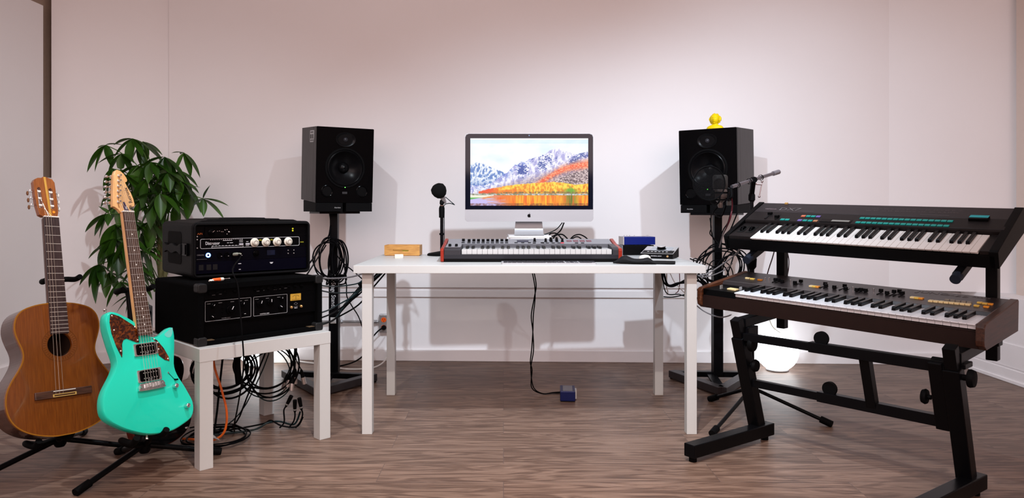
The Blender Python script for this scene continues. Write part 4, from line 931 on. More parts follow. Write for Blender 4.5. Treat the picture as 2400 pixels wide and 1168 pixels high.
# scooped horn: flat pale patch with its highlight painted into the colour
g = G(); g.prism([(x, z+ED) for x, z in smoothloop([(.121, -.4395), (.1135, -.4405), (.098, -.4495), (.084, -.4585), (.088, -.4680), (.100, -.4730), (.110, -.4690), (.1175, -.4560)], 4)], -.0004, .002)
g.build('horn_scoop_highlight', mat('seafoam highlight', (.16, .62, .54), .18, noise_amt=.05, coat=.4), eg)
TORT = bpy.data.materials.new('tortoiseshell'); TORT.use_nodes = True; nt = TORT.node_tree; p = nt.nodes['Principled BSDF']
tc = nt.nodes.new('ShaderNodeTexCoord'); n1 = nt.nodes.new('ShaderNodeTexNoise'); n1.inputs['Scale'].default_value = 60; n1.inputs['Detail'].default_value = 3; n1.inputs['Distortion'].default_value = 1.5
r = nt.nodes.new('ShaderNodeValToRGB'); r.color_ramp.elements[0].position = .45; r.color_ramp.elements[0].color = (.028, .006, .003, 1); r.color_ramp.elements[1].position = .72; r.color_ramp.elements[1].color = (.24, .055, .008, 1)
nt.links.new(tc.outputs['Object'], n1.inputs['Vector']); nt.links.new(n1.outputs['Fac'], r.inputs[0]); nt.links.new(r.outputs[0], p.inputs['Base Color']); p.inputs['Roughness'].default_value = .15
pgp = [(-.1138, -.3693), (-.1085, -.3672), (-.0829, -.3775), (-.0400, -.4100), (-.0215, -.4264), (-.0215, -.4774), (-.0300, -.4765), (-.0667, -.4580), (-.0789, -.4617), (-.0855, -.476), (-.0884, -.5058), (-.092, -.5216), (-.1068, -.482), (-.1181, -.4335), (-.1195, -.3947)]
pg2 = [(.0302, -.4676), (.0489, -.4766), (.0716, -.5088), (.0867, -.5427), (.0877, -.5587), (.0698, -.5517), (.0480, -.5320), (.047, -.501), (.046, -.482)]
for P in (pgp, pg2):
    q = G().prism([(x, z+ED) for x, z in P], -.0022, .001).build('pickguard', TORT, eg, bevel=.0008)
    q2 = G().prism(offset([(x, z+ED) for x, z in P], .0010) if False else [(x*1.0, z+ED) for x, z in P], -.0016, .001)
    q2.b.free()
for x, z_ in ((-.109, -.374), (-.030, -.4205), (-.108, -.424), (-.094, -.498), (-.026, -.468), (.038, -.472), (.05, -.486), (.05, -.510), (.082, -.549)):
    G().sphere((x, -.0022, z_+ED), .0028, 10, 6, (1, .5, 1)).build('guard_screw', IVORY, eg, smooth=True)
G().prism([(-.021, ED), (.021, ED), (.0275, ED-.455), (-.0275, ED-.455)], -.0135, -.0085).build('fingerboard', wood('dark rosewood board', (.040, .020, .014), (.10, .052, .036), .4, 2, 20, 14), eg)
MAP = wood('maple', (.62, .33, .12), (.74, .43, .19), .3, 2, 10, 10, .2)
G().prism([(-.021, ED), (.021, ED), (.0275, ED-.43), (-.0275, ED-.43)], -.0085, .010).build('neck', MAP, eg, bevel=.004)
FW2 = mat('fret nickel', (.70, .67, .64), .2, .8, noise_amt=.05)
for f in frets(.635, 22):
    if f < .452: hw = .021+.0065*f/.455; G().box(-hw, hw, -.0147, -.0132, ED-f-.0009, ED-f+.0009).build('fret', FW2, eg)
ff = [0]+frets(.635, 22)
for k in (3, 5, 7, 9, 15, 17, 19, 21): G().cyl((0, -.0139, ED-(ff[k]+ff[k-1])/2), (0, -.0134, ED-(ff[k]+ff[k-1])/2), .0028, n=14).build('inlay_dot', IVORY, eg)
for sx in (-1, 1): G().cyl((sx*.011, -.0139, ED-(ff[12]+ff[11])/2), (sx*.011, -.0134, ED-(ff[12]+ff[11])/2), .0028, n=14).build('inlay_dot', IVORY, eg)
G().box(-.022, .022, -.0155, -.003, ED-.001, ED+.004).build('nut', IVORY, eg, bevel=.001)
ehs = [(-.0215, -.0005), (-.029, .0108), (-.0416, .0198), (-.0502, .0213), (-.0419, .074), (-.0304, .1433), (-.0221, .1598), (-.0135, .1647), (-.0018, .1619), (.0109, .1512), (.0192, .138), (.0223, .1283), (.0199, .1211), (.0122, .1175), (.0196, .0982), (.0292, .079), (.0361, .0556), (.0384, .0359), (.0358, .0259), (.0274, .0244), (.0219, .0291), (.0161, .0288), (.0153, .0189), (.019, .0092), (.0225, .0016)]
G().prism([(x, z+ED) for x, z in ehs], .0, .014).build('headstock', MAP, eg, bevel=.0015)
for k, (x, z_) in enumerate(((-.0109, .1402), (-.0147, .1201), (-.0185, .1001), (-.0217, .0803), (-.0252, .0596), (-.0275, .039))):
    q = G().lathe((x, 0, z_+ED), (0, -1, 0), [(.0052, 0), (.0052, .003), (.0032, .004), (.0030, .013), (.0034, .015)], 14).build('tuning_post', CHROME, eg, smooth=True)
    ex = -.031-.0195*(.1402-z_)/.1
    g = G(); g.cyl((ex+.004, .016, z_+ED), (ex-.012, .017, z_+ED), .0022, n=8); g.sphere((ex-.017, .017, z_+ED), .0078, 12, 8, (.9, .45 if k % 2 else .9, .8)); g.box(ex-.001, ex+.014, .0142, .021, z_+ED-.006, z_+ED+.006)
    g.build('tuning_peg', CHROME, eg, smooth=True)
TXM = Matrix.Rotation(PI/2, 4, 'X') @ Matrix.Rotation(math.radians(105), 4, 'Z')
text('Retronix', .021, mat('dark print', (.03, .02, .02), .5, noise_amt=.1), eg, (.0165, -.0006, ED+.068), TXM, squeeze=.8)
G().prism([(-.0095, ED+.040), (-.003, ED+.041), (.0125, ED+.007), (-.008, ED+.007)], -.0012, .001).build('truss_cover', mat('plum plate', (.045, .025, .055), .3, noise_amt=.1), eg)
text('III', .014, INK, eg, (.0015, -.0016, ED+.018), squeeze=.7)
for zc_, in ((-.5035,), (-.596,)):
    q = G().prism(rrect(-.046, .046, zc_-.022+ED, zc_+.022+ED, .003, 2), -.005, 0, holes=[rrect(-.038, .038, zc_-.0185+ED, zc_+.0185+ED, .006, 3)]).build('pickup_ring', CHROME, eg, bevel=.0008)
    h_ = G().prism(rrect(-.0375, .0375, zc_-.018+ED, zc_+.018+ED, .006, 3), -.008, .0).build('humbucker', BLKG, q, bevel=.001)
    g = G()
    for i in range(6):
        for dz in (-.0095, .0095): g.cyl((-.025+.01*i, -.0086, zc_+dz+ED), (-.025+.01*i, -.0078, zc_+dz+ED), .0019, n=8)
    g.build('pole_screws', SILVER, h_)
    G().box(-.010, .006, -.0084, -.0078, zc_-.015+ED, zc_-.0142+ED).build('print', INK, h_)
g = G(); zb = ED-.633
g.prism(smoothloop([(-.05, zb-.005), (-.046, zb+.010), (-.03, zb+.012), (.03, zb+.012), (.046, zb+.010), (.05, zb-.005), (.045, zb-.014), (-.045, zb-.014)], 3), -.012, -.002)
g.build('bridge', CHROME, eg, bevel=.002)
for i in range(6): G().box(-.027+.0108*i-.0042, -.027+.0108*i+.0042, -.0155, -.011, zb-.006+(i % 3)*.001, zb+.007+(i % 3)*.001).build('bridge_saddle', SILVER, eg, bevel=.001)
for sx in (-1, 1): G().lathe((sx*.043, -.0, zb), (0, -1, 0), [(.006, 0), (.006, .012), (.004, .016)], 14).build('bridge_post', CHROME, eg, smooth=True)
for i in range(6):
    x0 = -.0175+.007*i; x1 = -.027+.0108*i; px_, pz_ = ((-.0275, .039), (-.0252, .0596), (-.0217, .0803), (-.0185, .1001), (-.0147, .1201), (-.0109, .1402))[i]
    G().tube([(px_+.002, -.008, pz_+ED), (x0, -.0168, ED+.003), (x1, -.0172, zb+.002), (x1, -.012, zb-.012)], .0005 if i > 2 else .0007, 6, 1).build('string', mat('string steel', (.62, .60, .56), .25, .8, noise_amt=.05), eg)
for x, z_ in ((.092, -.6505), (.128, -.729)): G().lathe((x, .0, z_+ED), (0, -1, 0), [(.0085, 0), (.0085, .004), (.008, .017), (.006, .019), (.002, .0195)], 20).build('control_knob', CHROME, eg, smooth=True)
G().cyl((.076, .001, -.599+ED), (.076, -.002, -.599+ED), .003, n=10).build('switch_screw', CHROME, eg)
g = G(); g.box(-.0008, .0008, -.001, .0005, -.02, .02, Matrix.Translation((.087, 0, ED-.613)) @ Matrix.Rotation(math.radians(-38), 4, 'Y')); g.build('switch_slot', BLK, eg)
g = G(); g.tube([(.0985, .0, ED-.627), (.100, -.006, ED-.629), (.104, -.012, ED-.629)], .003, 8, 2); g.build('pickup_switch', BLK, eg, smooth=True)
for x, z_, dx, dz in ((-.116, -.3590, -.1, 1), (-.0255, -.7975, -.05, -1)):
    G().lathe((x, .02, z_+ED), (dx, 0, dz), [(.004, 0), (.003, .004), (.006, .010), (.0055, .013), (.001, .014)], 14).build('strap_button', CHROME, eg, smooth=True)

# dark guitar under the table edge, mostly hidden
dg = thing('electric_guitar', 'dark red-rimmed small guitar body mostly hidden behind the turquoise one', 'guitar', (-1.36, 2.86, .0), 63, -4)
D0 = [(x*.74, (z+.7975)*.77+.012) for x, z in smoothloop(outl, 2)]
g = G(); rs = []
for y_, k in ((.045, .95), (.038, 1.), (.012, 1.), (.004, .985), (0, .95)):
    rs.append([g.b.verts.new((x*k, y_, .19+(z-.19)*k)) for x, z in D0])
g.skin(rs); g.build('body', mat('dark cherry lacquer', (.10, .014, .008), .15, noise_amt=.2, coat=.4), dg, smooth=True)
G().prism([(x*.955, .19+(z-.19)*.955) for x, z in D0], -.001, .004).build('top', mat('black lacquer', (.003, .003, .004), .1, noise_amt=.1), dg)
G().sphere((.10, -.003, .06), .007, 12, 8).build('control_knob', CHROME, dg, smooth=True)

# ------------------------------------------------------------------ guitar stands
def gstand(label, hub, top, yoke_w, gdir, feet, cradle):
    """hub on the floor, top of the back tube, gdir: direction the guitar faces (xy)"""
    o = thing('guitar_stand', label, 'guitar stand', (hub.x, hub.y, 0), group='guitar stands')
    inv = o.matrix_world.inverted()
    L = lambda p: inv @ Vector(p)
    H_ = Vector((hub.x, hub.y, .085))
    f = Vector((gdir[0], gdir[1], 0)).normalized(); sd = Vector((-f.y, f.x, 0))
    for q in feet:
        q = Vector((q[0], q[1], .014)); d = (q-H_).normalized()
        G().tube([L(H_+d*.02), L(q-d*.01)], .0105, 12, 1).build('leg', BLKM, o, smooth=True)
        G().cyl(L(q-d*.045), L(q+d*.012), .0145, n=14).build('rubber_foot', BLKR, o, smooth=True)
    G().lathe(L(H_+Vector((0, 0, -.03))), (0, 0, 1), [(.016, 0), (.022, .01), (.022, .05), (.016, .065)], 18).build('hub', BLKM, o, smooth=True)
    T = Vector(top)
    G().tube([L(H_), L(H_+(T-H_)*.5), L(T)], .0105, 12, 1).build('upright', BLKM, o, smooth=True)
    G().tube([L(H_+Vector((0, 0, .005))), L(T)], .0150, 12, 1).b.free()
    pts = [T-sd*yoke_w*.5+f*.065+Vector((0, 0, .012)), T-sd*yoke_w*.5+f*.03, T-sd*yoke_w*.35, T, T+sd*yoke_w*.35, T+sd*yoke_w*.5+f*.03, T+sd*yoke_w*.5+f*.065+Vector((0, 0, .012))]
    G().tube([L(p) for p in pts], .0105, 12, 5).build('neck_yoke', BLKR, o, smooth=True)
    for sgn in (-1, 1):
        C0 = Vector(cradle); a_ = C0+sd*(sgn*.055-.03)+Vector((0, 0, .010))
        G().tube([L(H_), L(H_*.35+a_*.65-Vector((0, 0, .01))), L(a_), L(a_+f*.060), L(a_+f*.085+Vector((0, 0, .022)))], .0112, 12, 4).build('cradle_arm', BLKR, o, smooth=True)
    return o
gstand('black guitar stand holding the turquoise electric guitar', Vector((-1.345, 2.665, 0)), (-1.425, 2.70, .66), .12, (.87, -.5), [(-1.438, 2.405), (-1.125, 2.80), (-1.515, 2.80)], (-1.262, 2.503, .166))
gstand('black guitar stand holding the brown acoustic guitar', Vector((-1.705, 2.735, 0)), (-1.75, 2.775, .69), .12, (.87, -.5), [(-1.86, 2.49), (-1.50, 2.86), (-1.80, 3.05)], (-1.622, 2.552, .140))

# ------------------------------------------------------------------ potted money tree
pt = thing('potted_plant', 'tall leafy green potted plant with hand-shaped leaves in the left corner', 'plant', (-1.93, 4.05, 0))
inv = pt.matrix_world.inverted(); PB = Vector((-1.93, 4.05, 0))
prof = []
for i in range(14): prof += [(.125+.045*i/13+(.003 if i % 2 else -.002), .02*i+.0)]
G().lathe((0, 0, 0), (0, 0, 1), prof+[(.176, .262), (.176, .275), (.165, .275), (.158, .24), (.01, .238)], 40).build('pot', mat('ribbed cream pot', (.66, .54, .50), .5, noise_amt=.06), pt, smooth=True)
G().lathe((0, 0, .24), (0, 0, 1), [(.158, 0), (.157, .012), (.08, .02), (.002, .024)], 30).build('soil', mat('soil', (.03, .018, .01), .95, noise_amt=.5, scale=200, bump=1.), pt)
BARK = mat('green brown bark', (.10, .09, .035), .7, noise_amt=.3, scale=60, bump=.4)
g = G()
for k in range(4):
    P_ = []
    for i in range(22):
        t = i/21; a_ = k*PI/2+t*5.2; r = .022*(1-.4*t)
        P_.append(Vector((r*math.cos(a_)-.02*t, r*math.sin(a_)-.0*t, .25+.62*t)))
    g.tube(P_, .0125, 8, 2)
g.build('trunk', BARK, pt, smooth=True)
LEAF = bpy.data.materials.new('leaf green'); LEAF.use_nodes = True; nt = LEAF.node_tree; p = nt.nodes['Principled BSDF']
tc = nt.nodes.new('ShaderNodeTexCoord'); n1 = nt.nodes.new('ShaderNodeTexNoise'); n1.inputs['Scale'].default_value = 7
r = nt.nodes.new('ShaderNodeValToRGB'); r.color_ramp.elements[0].position = .35; r.color_ramp.elements[0].color = (.008, .034, .003, 1); r.color_ramp.elements[1].position = .68; r.color_ramp.elements[1].color = (.040, .115, .010, 1)
nt.links.new(tc.outputs['Object'], n1.inputs['Vector']); nt.links.new(n1.outputs['Fac'], r.inputs[0]); nt.links.new(r.outputs[0], p.inputs['Base Color'])
p.inputs['Roughness'].default_value = .38; p.inputs['Specular IOR Level'].default_value = .3
tr = nt.nodes.new('ShaderNodeBsdfTranslucent'); tr.inputs[0].default_value = (.05, .13, .01, 1); ms_ = nt.nodes.new('ShaderNodeMixShader'); ms_.inputs[0].default_value = .22
nt.links.new(p.outputs[0], ms_.inputs[1]); nt.links.new(tr.outputs[0], ms_.inputs[2]); nt.links.new(ms_.outputs[0], nt.nodes['Material Output'].inputs[0])
STEM = mat('leaf stalk green', (.05, .10, .02), .5, noise_amt=.15)
def leaflet(g, base, d, length, width, droop, up=Vector((0, 0, 1))):
    """one blade: cupped, with a bent midrib"""
    N = 9; pos = Vector(base); d = Vector(d).normalized(); rows = []
    for i in range(N+1):
        t = i/N
        wd = width*.5*math.sin(PI*min(1, t**.8*1.0))**.85*(1-.12*t) if 0 < t < 1 else .0008
        side = d.cross(up); side = side.normalized() if side.length > .05 else Vector((1, 0, 0))
        nrm = side.cross(d).normalized()
        rows.append([g.b.verts.new(pos-side*wd+nrm*wd*.28), g.b.verts.new(pos-side*wd*.5+nrm*wd*.1), g.b.verts.new(pos), g.b.verts.new(pos+side*wd*.5+nrm*wd*.1), g.b.verts.new(pos+side*wd+nrm*wd*.28)])
        pos = pos+d*(length/N); d = (d+Vector((0, 0, -droop/N))).normalized()
    for a_, b_ in zip(rows[:-1], rows[1:]):
        for i in range(4): g.b.faces.new((a_[i], a_[i+1], b_[i+1], b_[i]))
RL = random.Random(11)
def cluster(hub, n, length, axis, spread=1.05, droop=.9, stemfrom=None, dirs=None):
    hub = Vector(hub)-PB; ax = Vector(axis).normalized(); x, y, _ = frame(ax, (0, 0, 1) if abs(ax.z) < .9 else (0, 1, 0))
    g = G(); a0 = RL.uniform(0, 6.28)
    for i in range(n):
        a_ = a0+2*PI*i/n+RL.uniform(-.2, .2); sp = spread+RL.uniform(-.12, .12)
        d = ax*math.cos(sp)+(x*math.cos(a_)+y*math.sin(a_))*math.sin(sp)
        if dirs:
            if i >= len(dirs): break
            u, v, w_ = dirs[i]; d = Vector((u, w_, v))
        L_ = length*RL.uniform(.85, 1.1) if not dirs else length*Vector((dirs[i][0], dirs[i][1])).length
        leaflet(g, hub, d, L_, L_*RL.uniform(.38, .47), droop*RL.uniform(.6, 1.2))
    lf = g.build('leaf', LEAF, pt, smooth=True)
    sf = Vector(stemfrom) if stemfrom is not None else Vector((-.02+RL.uniform(-.03, .03), RL.uniform(-.03, .03), min(.86, max(.5, hub.z-RL.uniform(.12, .3)))))
    mid = (sf+hub)/2+Vector((0, 0, .05+.15*(hub-sf).length))
    G().tube([sf, mid, hub], .0028, 6, 6).build('stalk', STEM, pt, smooth=True)
S_ = 1/417.
def dd(*L): return [(u, v, w_) for u, v, w_ in L]
# outline clusters with leaflets aimed by hand (right, up, away), lengths relative to 0.15 m
cl = [
 ((248, 340), 4.02, [(-.78, -1.05, -.1), (-.35, -1.1, -.3), (.35, -.9, -.2), (.75, .12, .1), (-.3, -.3, -.9)]),
 ((311, 325), 4.05, [(-.85, -.15, .1), (-.75, -.75, -.2), (-.05, -1.15, -.3), (.55, -.75, -.2), (.95, -.55, .1)]),
 ((335, 332), 4.15, [(-.5, -1.0, -.3), (.15, -1.2, -.3), (.9, -.5, -.1), (.95, -1.0, .1)]),
 ((386, 368), 3.95, [(-.5, -1.15, -.2), (.1, -1.35, -.3), (.55, -1.25, -.2), (.9, -.9, 0), (-.9, -.25, 0)]),
 ((431, 358), 4.05, [(-.55, .05, .1), (-.2, -.75, -.3), (.35, -1.0, -.1), (.75, -.95, 0), (-.45, .05, .5)]),
 ((476, 466), 4.0, [(.26, .55, 0), (1.05, -.18, 0), (.92, -.78, 0), (.15, -.75, -.3), (-.55, -.25, .2)]),
 ((375, 454), 3.88, [(-.95, -.05, 0), (-.55, -.8, -.2), (.18, -1.05, -.3), (.9, -.7, -.1), (.75, .2, .2)]),
 ((254, 501), 3.95, [(-1.0, -.62, 0), (-.6, -.85, 0), (-.3, -1.0, -.2), (.2, -.55, -.4), (-.5, .35, .2)]),
 ((262, 395), 3.98, [(-.35, -.95, 0), (-.15, -1.3, -.1), (.75, -.35, 0), (.3, -.9, -.3)]),
 ((269, 526), 3.92, [(-.5, -1.6, 0), (-.1, -1.7, -.2), (.35, -1.5, 0), (-.7, -1.0, .1), (.8, -.7, .1)]),
 ((232, 620), 3.95, [(-.85, -.75, 0), (-.45, -.9, 0), (-.15, -1.55, 0), (.3, -.9, -.2), (.55, -.4, .1)]),
 ((282, 661), 3.88, [(-.75, -.2, 0), (-.55, -.95, -.1), (.0, -.6, -.3), (.4, -.8, 0), (.7, -.35, 0)]),
 ((322, 388), 3.98, [(-.8, -.35, 0), (-.6, -1.05, 0), (0, -1.2, -.2), (.7, -.9, 0), (.9, .05, 0)]),
 ((345, 420), 3.9, [(-.7, -.9, 0), (-.1, -1.3, -.2), (.5, -1.1, 0), (.95, -.4, 0), (.5, .5, .2)]),
 ((420, 400), 4.0, [(-.6, -.8, 0), (.1, -1.3, -.2), (.6, -1.2, 0), (.8, -.6, 0)]),
 ((440, 440), 4.05, [(-.6, -.9, 0), (0, -1.3, 0), (.6, -1.0, 0), (.5, .1, 0)]),
 ((330, 470), 3.92, [(-.8, -.6, 0), (-.3, -1.2, 0), (.4, -1.1, 0), (.8, -.4, 0), (-.6, .4, 0)]),
 ((300, 560), 3.85, [(-.6, -.9, 0), (0, -1.3, 0), (.5, -1.1, 0), (.9, -.5, 0)]),
 ((335, 590), 3.9, [(-.7, -.6, 0), (-.2, -1.2, 0), (.4, -1.1, 0), (.8, -.3, 0)]),
 ((300, 620), 4.0, [(-.6, -.8, 0), (.1, -1.1, 0), (.6, -.8, 0), (.2, .6, 0)]),
 ((410, 480), 4.1, [(-.7, -.7, 0), (0, -1.2, 0), (.7, -.8, 0), (.5, .5, 0)]),
 ((262, 450), 4.1, [(-.5, -.6, 0), (0, -1.0, 0), (.6, -.7, 0), (.3, .5, 0)]),
 ((350, 520), 3.95, [(-.7, -.6, 0), (0, -1.2, 0), (.7, -.9, 0), (.7, .2, 0)]),
 ((392, 430), 4.12, [(-.7, -.3, 0), (-.2, -1.0, 0), (.7, -.6, 0), (.5, .5, 0)]),
 ((300, 445), 4.08, [(-.7, -.5, 0), (-.2, -1.1, 0), (.6, -.8, 0), (.5, .5, 0)]),
 ((245, 575), 4.08, [(-.7, -.5, 0), (-.2, -1.1, 0), (.6, -.8, 0), (.4, .4, 0)]),
 ((330, 660), 3.95, [(-.6, -.5, 0), (-.2, -1.0, 0), (.5, -.7, 0), (.4, .3, 0)]),
]
for (px_, py_), Y_, ds in cl:
    cluster(at(px_, py_, Y_), len(ds), .142, (0, 0, 1), dirs=ds, droop=.35)
for (px_, py_, Y_) in ((285, 360, 4.0), (355, 380, 3.9), (300, 410, 3.95), (395, 405, 3.9), (340, 440, 4.05), (375, 420, 4.0), (425, 425, 3.95), (285, 480, 4.0), (315, 520, 3.95), (280, 590, 3.9), (320, 625, 3.9), (255, 640, 4.0), (310, 690, 3.95), (360, 480, 3.9), (400, 455, 3.95), (268, 560, 3.9)):
    n_ = RL.choice((5, 6)); a0_ = RL.uniform(.5, .9)
    ds = [(math.cos(a0_+PI*1.15*(1-i/(n_-1))+PI*.9)*RL.uniform(.8, 1.1), math.sin(-PI*.12-PI*.76*i/(n_-1))*RL.uniform(.85, 1.2), RL.uniform(-.4, .1)) for i in range(n_)]
    ds = [(math.cos(PI*1.05+PI*.9*i/(n_-1))*RL.uniform(.75, 1.), v, w_) for i, (u, v, w_) in enumerate(ds)]
    cluster(at(px_, py_, Y_), n_, .13, (0, 0, 1), dirs=ds, droop=.4)
for k in range(6):
    cluster((PB.x-.02+RL.uniform(-.2, .22), PB.y+RL.uniform(-.05, .15), RL.uniform(.62, 1.15)), 5, .13, (RL.uniform(-.4, .4), -.6, .6), 1.2, .8)

# ------------------------------------------------------------------ floor lamps
def globe(loc, label):
    o = thing('globe_lamp', label, 'lamp', loc, group='glowing globe lamps')
    G().lathe((0, 0, 0), (0, 0, 1), [(.062, 0), (.066, .004), (.064, .010), (.055, .012)], 40).build('base_ring', SILVER, o, smooth=True)
    g = G(); prof = []
    for j in range(0, 25):
        t = math.radians(150-150*j/24); prof.append((max(.0005, .1225*math.sin(t)), .118+.1225*math.cos(t)))
    g.lathe((0, 0, 0), (0, 0, 1), prof, 48); g.build('glass_globe', mat('lit opal glass', (.9, .9, .9), .3, noise_amt=.01, emit=(.93, .97, 1.), strength=4.), o, smooth=True)
    return o
globe((1.645, 4.275, 0), 'white glowing globe lamp on the floor behind the keyboard stand')
globe((-1.52, 4.41, 0), 'white glowing globe lamp behind the cables under the side table')

# ------------------------------------------------------------------ wall outlet, conduit, power strip
yw = Yl(-.76)-.0
ob = thing('outlet_box', 'metal outlet box with one orange socket on the wall under the desk', 'outlet', (-.758, yw-.035, .184))
G().box(-.034, .034, 0, .036, 0, .116).build('box', mat('galvanised steel', (.42, .42, .43), .35, .8, noise_amt=.15), ob, bevel=.008)
G().prism(rrect(-.029, .029, .004, .112, .006), -.002, 0).build('cover_plate', mat('galvanised plate', (.5, .5, .51), .3, .8, noise_amt=.12), ob)
q = G().prism(circ(-.002, .082, .017, 20, .0155), -.005, 0).build('orange_socket', mat('orange socket', (.75, .10, .012), .4, noise_amt=.05), ob)
g = G(); g.box(-.009, -.007, -.0056, -.0045, .080, .089).box(.003, .005, -.0056, -.0045, .080, .089).box(-.003, -.0, -.0056, -.0045, .071, .076); g.build('socket_slots', BLK, q)
G().prism(circ(-.002, .034, .017, 20, .0155), -.004, 0).build('lower_socket', mat('orange socket', (.75, .10, .012), .4), ob)
pl_ = G().lathe((0, -.004, .034), (0, -1, 0), [(.015, 0), (.016, .012), (.010, .022)], 14); pl_.build('plug', BLKR, ob, smooth=True)
cable('mains_cord', [(-.758, yw-.063, .218), (-.785, yw-.09, .205), (-.83, yw-.10, .15), (-.88, yw-.12, .05), (-.98, yw-.16, .006), (-1.12, yw-.2, .006), (-1.2, yw-.05, .006)], .0045, CABLE, 'black power cord plugged into the orange-socket outlet box')
co = thing('conduit', 'thin metal conduit running along the wall to the outlet box', 'pipe', (-1.1, Yl(-1.1)-.03, .252))
G().tube([(-.32, .0, 0), (.305, -.005, 0)], .0085, 12, 1).build('pipe', mat('galvanised steel', (.5, .5, .51), .3, .8), co, smooth=True)
G().lathe((.05, 0, 0), (1, 0, 0), [(.013, 0), (.015, .006), (.012, .012), (.015, .018), (.012, .024)], 6).build('coupling', mat('galvanised steel', (.5, .5, .51), .3, .8), co)
G().lathe((.262, -.003, 0), (1, 0, 0), [(.011, 0), (.014, .005), (.014, .013), (.011, .018), (.013, .03)], 6).build('coupling', mat('galvanised steel', (.5, .5, .51), .3, .8), co)
ps = thing('power_strip', 'white power strip on the floor by the wall under the side table', 'power strip', (-1.40, 4.50, 0), 0)
G().box(-.045, .075, -.03, .02, 0, .045).build('body', mat('off white plastic', (.70, .68, .62), .4, noise_amt=.03), ps, bevel=.005)
for x in (-.02, .015, .05): G().cyl((x, -.005, .045), (x, -.005, .047), .011).build('socket', mat('socket shade', (.45, .43, .4), .5, noise_amt=.05), ps)
cable('extension_cord', [(-1.33, 4.49, .02), (-1.28, 4.47, .012), (-1.18, 4.44, .006), (-1.10, 4.40, .006), (-1.02, 4.33, .006), (-.95, 4.28, .006), (-.85, 4.28, .006), (-.78, 4.33, .007), (-.735, 4.42, .03), (-.72, 4.50, .10), (-.73, 4.53, .19)], .0048, WCABLE, 'white extension cord snaking over the floor behind the left desk leg')

# ------------------------------------------------------------------ box on the floor under the desk with its cable
di = thing('di_box', 'small dark blue metal box on the floor under the desk', 'di box', (.325, 3.60, 0), -4)
G().box(-.038, .038, -.03, .10, .003, .052).build('body', mat('dark blue enamel', (.006, .010, .07), .35, .2, noise_amt=.1), di, bevel=.003)
G().prism([(-.024, -.02), (.024, -.02), (.024, .085), (-.024, .085)], .052, .0535, axis='z').build('label_plate', mat('plate grey', (.16, .16, .19), .4, .3, noise_amt=.1), di)
G().box(.038, .045, -.0, .06, .008, .048).build('end_plate', SILVER, di)
G().box(-.036, .036, -.028, .098, 0, .004).build('feet', BLKR, di)
for k, (off, lb) in enumerate(((0, 'black cable hanging from the desk down to the small blue box, left strand'), (.010, 'black cable hanging from the desk down to the small blue box, right strand'))):
    P_ = [(1245, 628, 3.45), (1253, 668, 3.45), (1254, 700, 3.45), (1250, 740, 3.45), (1249, 775, 3.45), (1246, 820, 3.47), (1243, 850, 3.5), (1247, 868, 3.56)]
    pts = [at(*q)+Vector((off*math.sin(i*1.3+k), 0, 0)) for i, q in enumerate(P_)]
    pts += [Vector((.145+off, 3.66, .05)), Vector((.20+off*.5, 3.70, .008)), Vector((.26, 3.72+off, .006)), Vector((.32, 3.73+off*2, .006)), Vector((.36+off, 3.72, .03)), Vector((.352+off*.6, 3.70, .045-.01*k))]
    cable('cable', pts, .0028, CABLE, lb, group='cables dropping to the blue box')
for z_, q in ((0, (1254, 705, 3.445)), (0, (1249, 771, 3.445)), (0, (1244, 862, 3.52))):
    pass

# ------------------------------------------------------------------ Z-frame keyboard stand and two keyboards
KY = -49.3; KO = Vector((1.207, 2.706, 0))
MK = Matrix.Translation(KO) @ RM(KY)
ks = thing('keyboard_stand', 'black two-tier keyboard stand of square steel tubes', 'keyboard stand'); ks.matrix_world = MK
XL, XR = -.30, .465
def foot_y(z): return -.085-.0+(.53-z)*.72   # the frame leans: higher is nearer the player
g_dir = .72
for X in (XL, XR):
    yb = .10
    # floor bar
    G().bar((X-.03, yb-.475, .045), (X+.02, yb+.03, .045), .05, .05).build('foot_bar', BLKM, ks, bevel=.003)
    for y_ in (yb-.45, yb+.0): G().cyl((X+.015-.1*(yb-y_), y_, 0), (X+.015-.1*(yb-y_), y_, .022), .015).build('foot_pad', BLKR, ks)
    # leaning upright: outer tube, inner tube
    y0, y1 = yb-.035, yb-.035-.155
    def PT(t): return Vector((X, y0+(y1-y0)*t, .06+.455*t))
    G().bar(PT(0), PT(.86), .052, .05, up=(1, 0, 0)).build('upright', BLKM, ks, bevel=.003)
    G().bar(PT(.84), PT(1.02), .040, .038, up=(1, 0, 0)).build('inner_tube', BLKM, ks, bevel=.002)
    # carrying arm under the lower keyboard
    za = .527-.0303*X-.009-.018; G().bar((X, -.06, za-.003), (X, .39, za+.0208), .045, .036).build('arm', BLKM, ks, bevel=.002)
    G().box(X-.032, X+.032, -.055, .02, .448, za-.020).build('arm_bracket', BLKM, ks, bevel=.003)
    sx = 1 if X < 0 else 1
    c_ = PT(.80); G().lathe(c_+Vector((sx*.026, .0, 0)), (1, 0, 0), [(.010, 0), (.010, .014), (.028, .016), (.030, .022), (.026, .034), (.004, .036)], 20).build('knob', BLKR, ks, smooth=True)
    c_ = PT(.60); G().lathe(c_+Vector((.026 if X < 0 else -.026-.05, .0, 0)), (1 if X < 0 else -1, 0, 0), [(.008, 0), (.008, .010), (.023, .012), (.026, .018), (.022, .028), (.004, .03)], 20).build('knob', BLKR, ks, smooth=True)
PL_ = lambda t: (.245-.36*t)
def ybar(z): return .065-.155*(z-.06)/.455
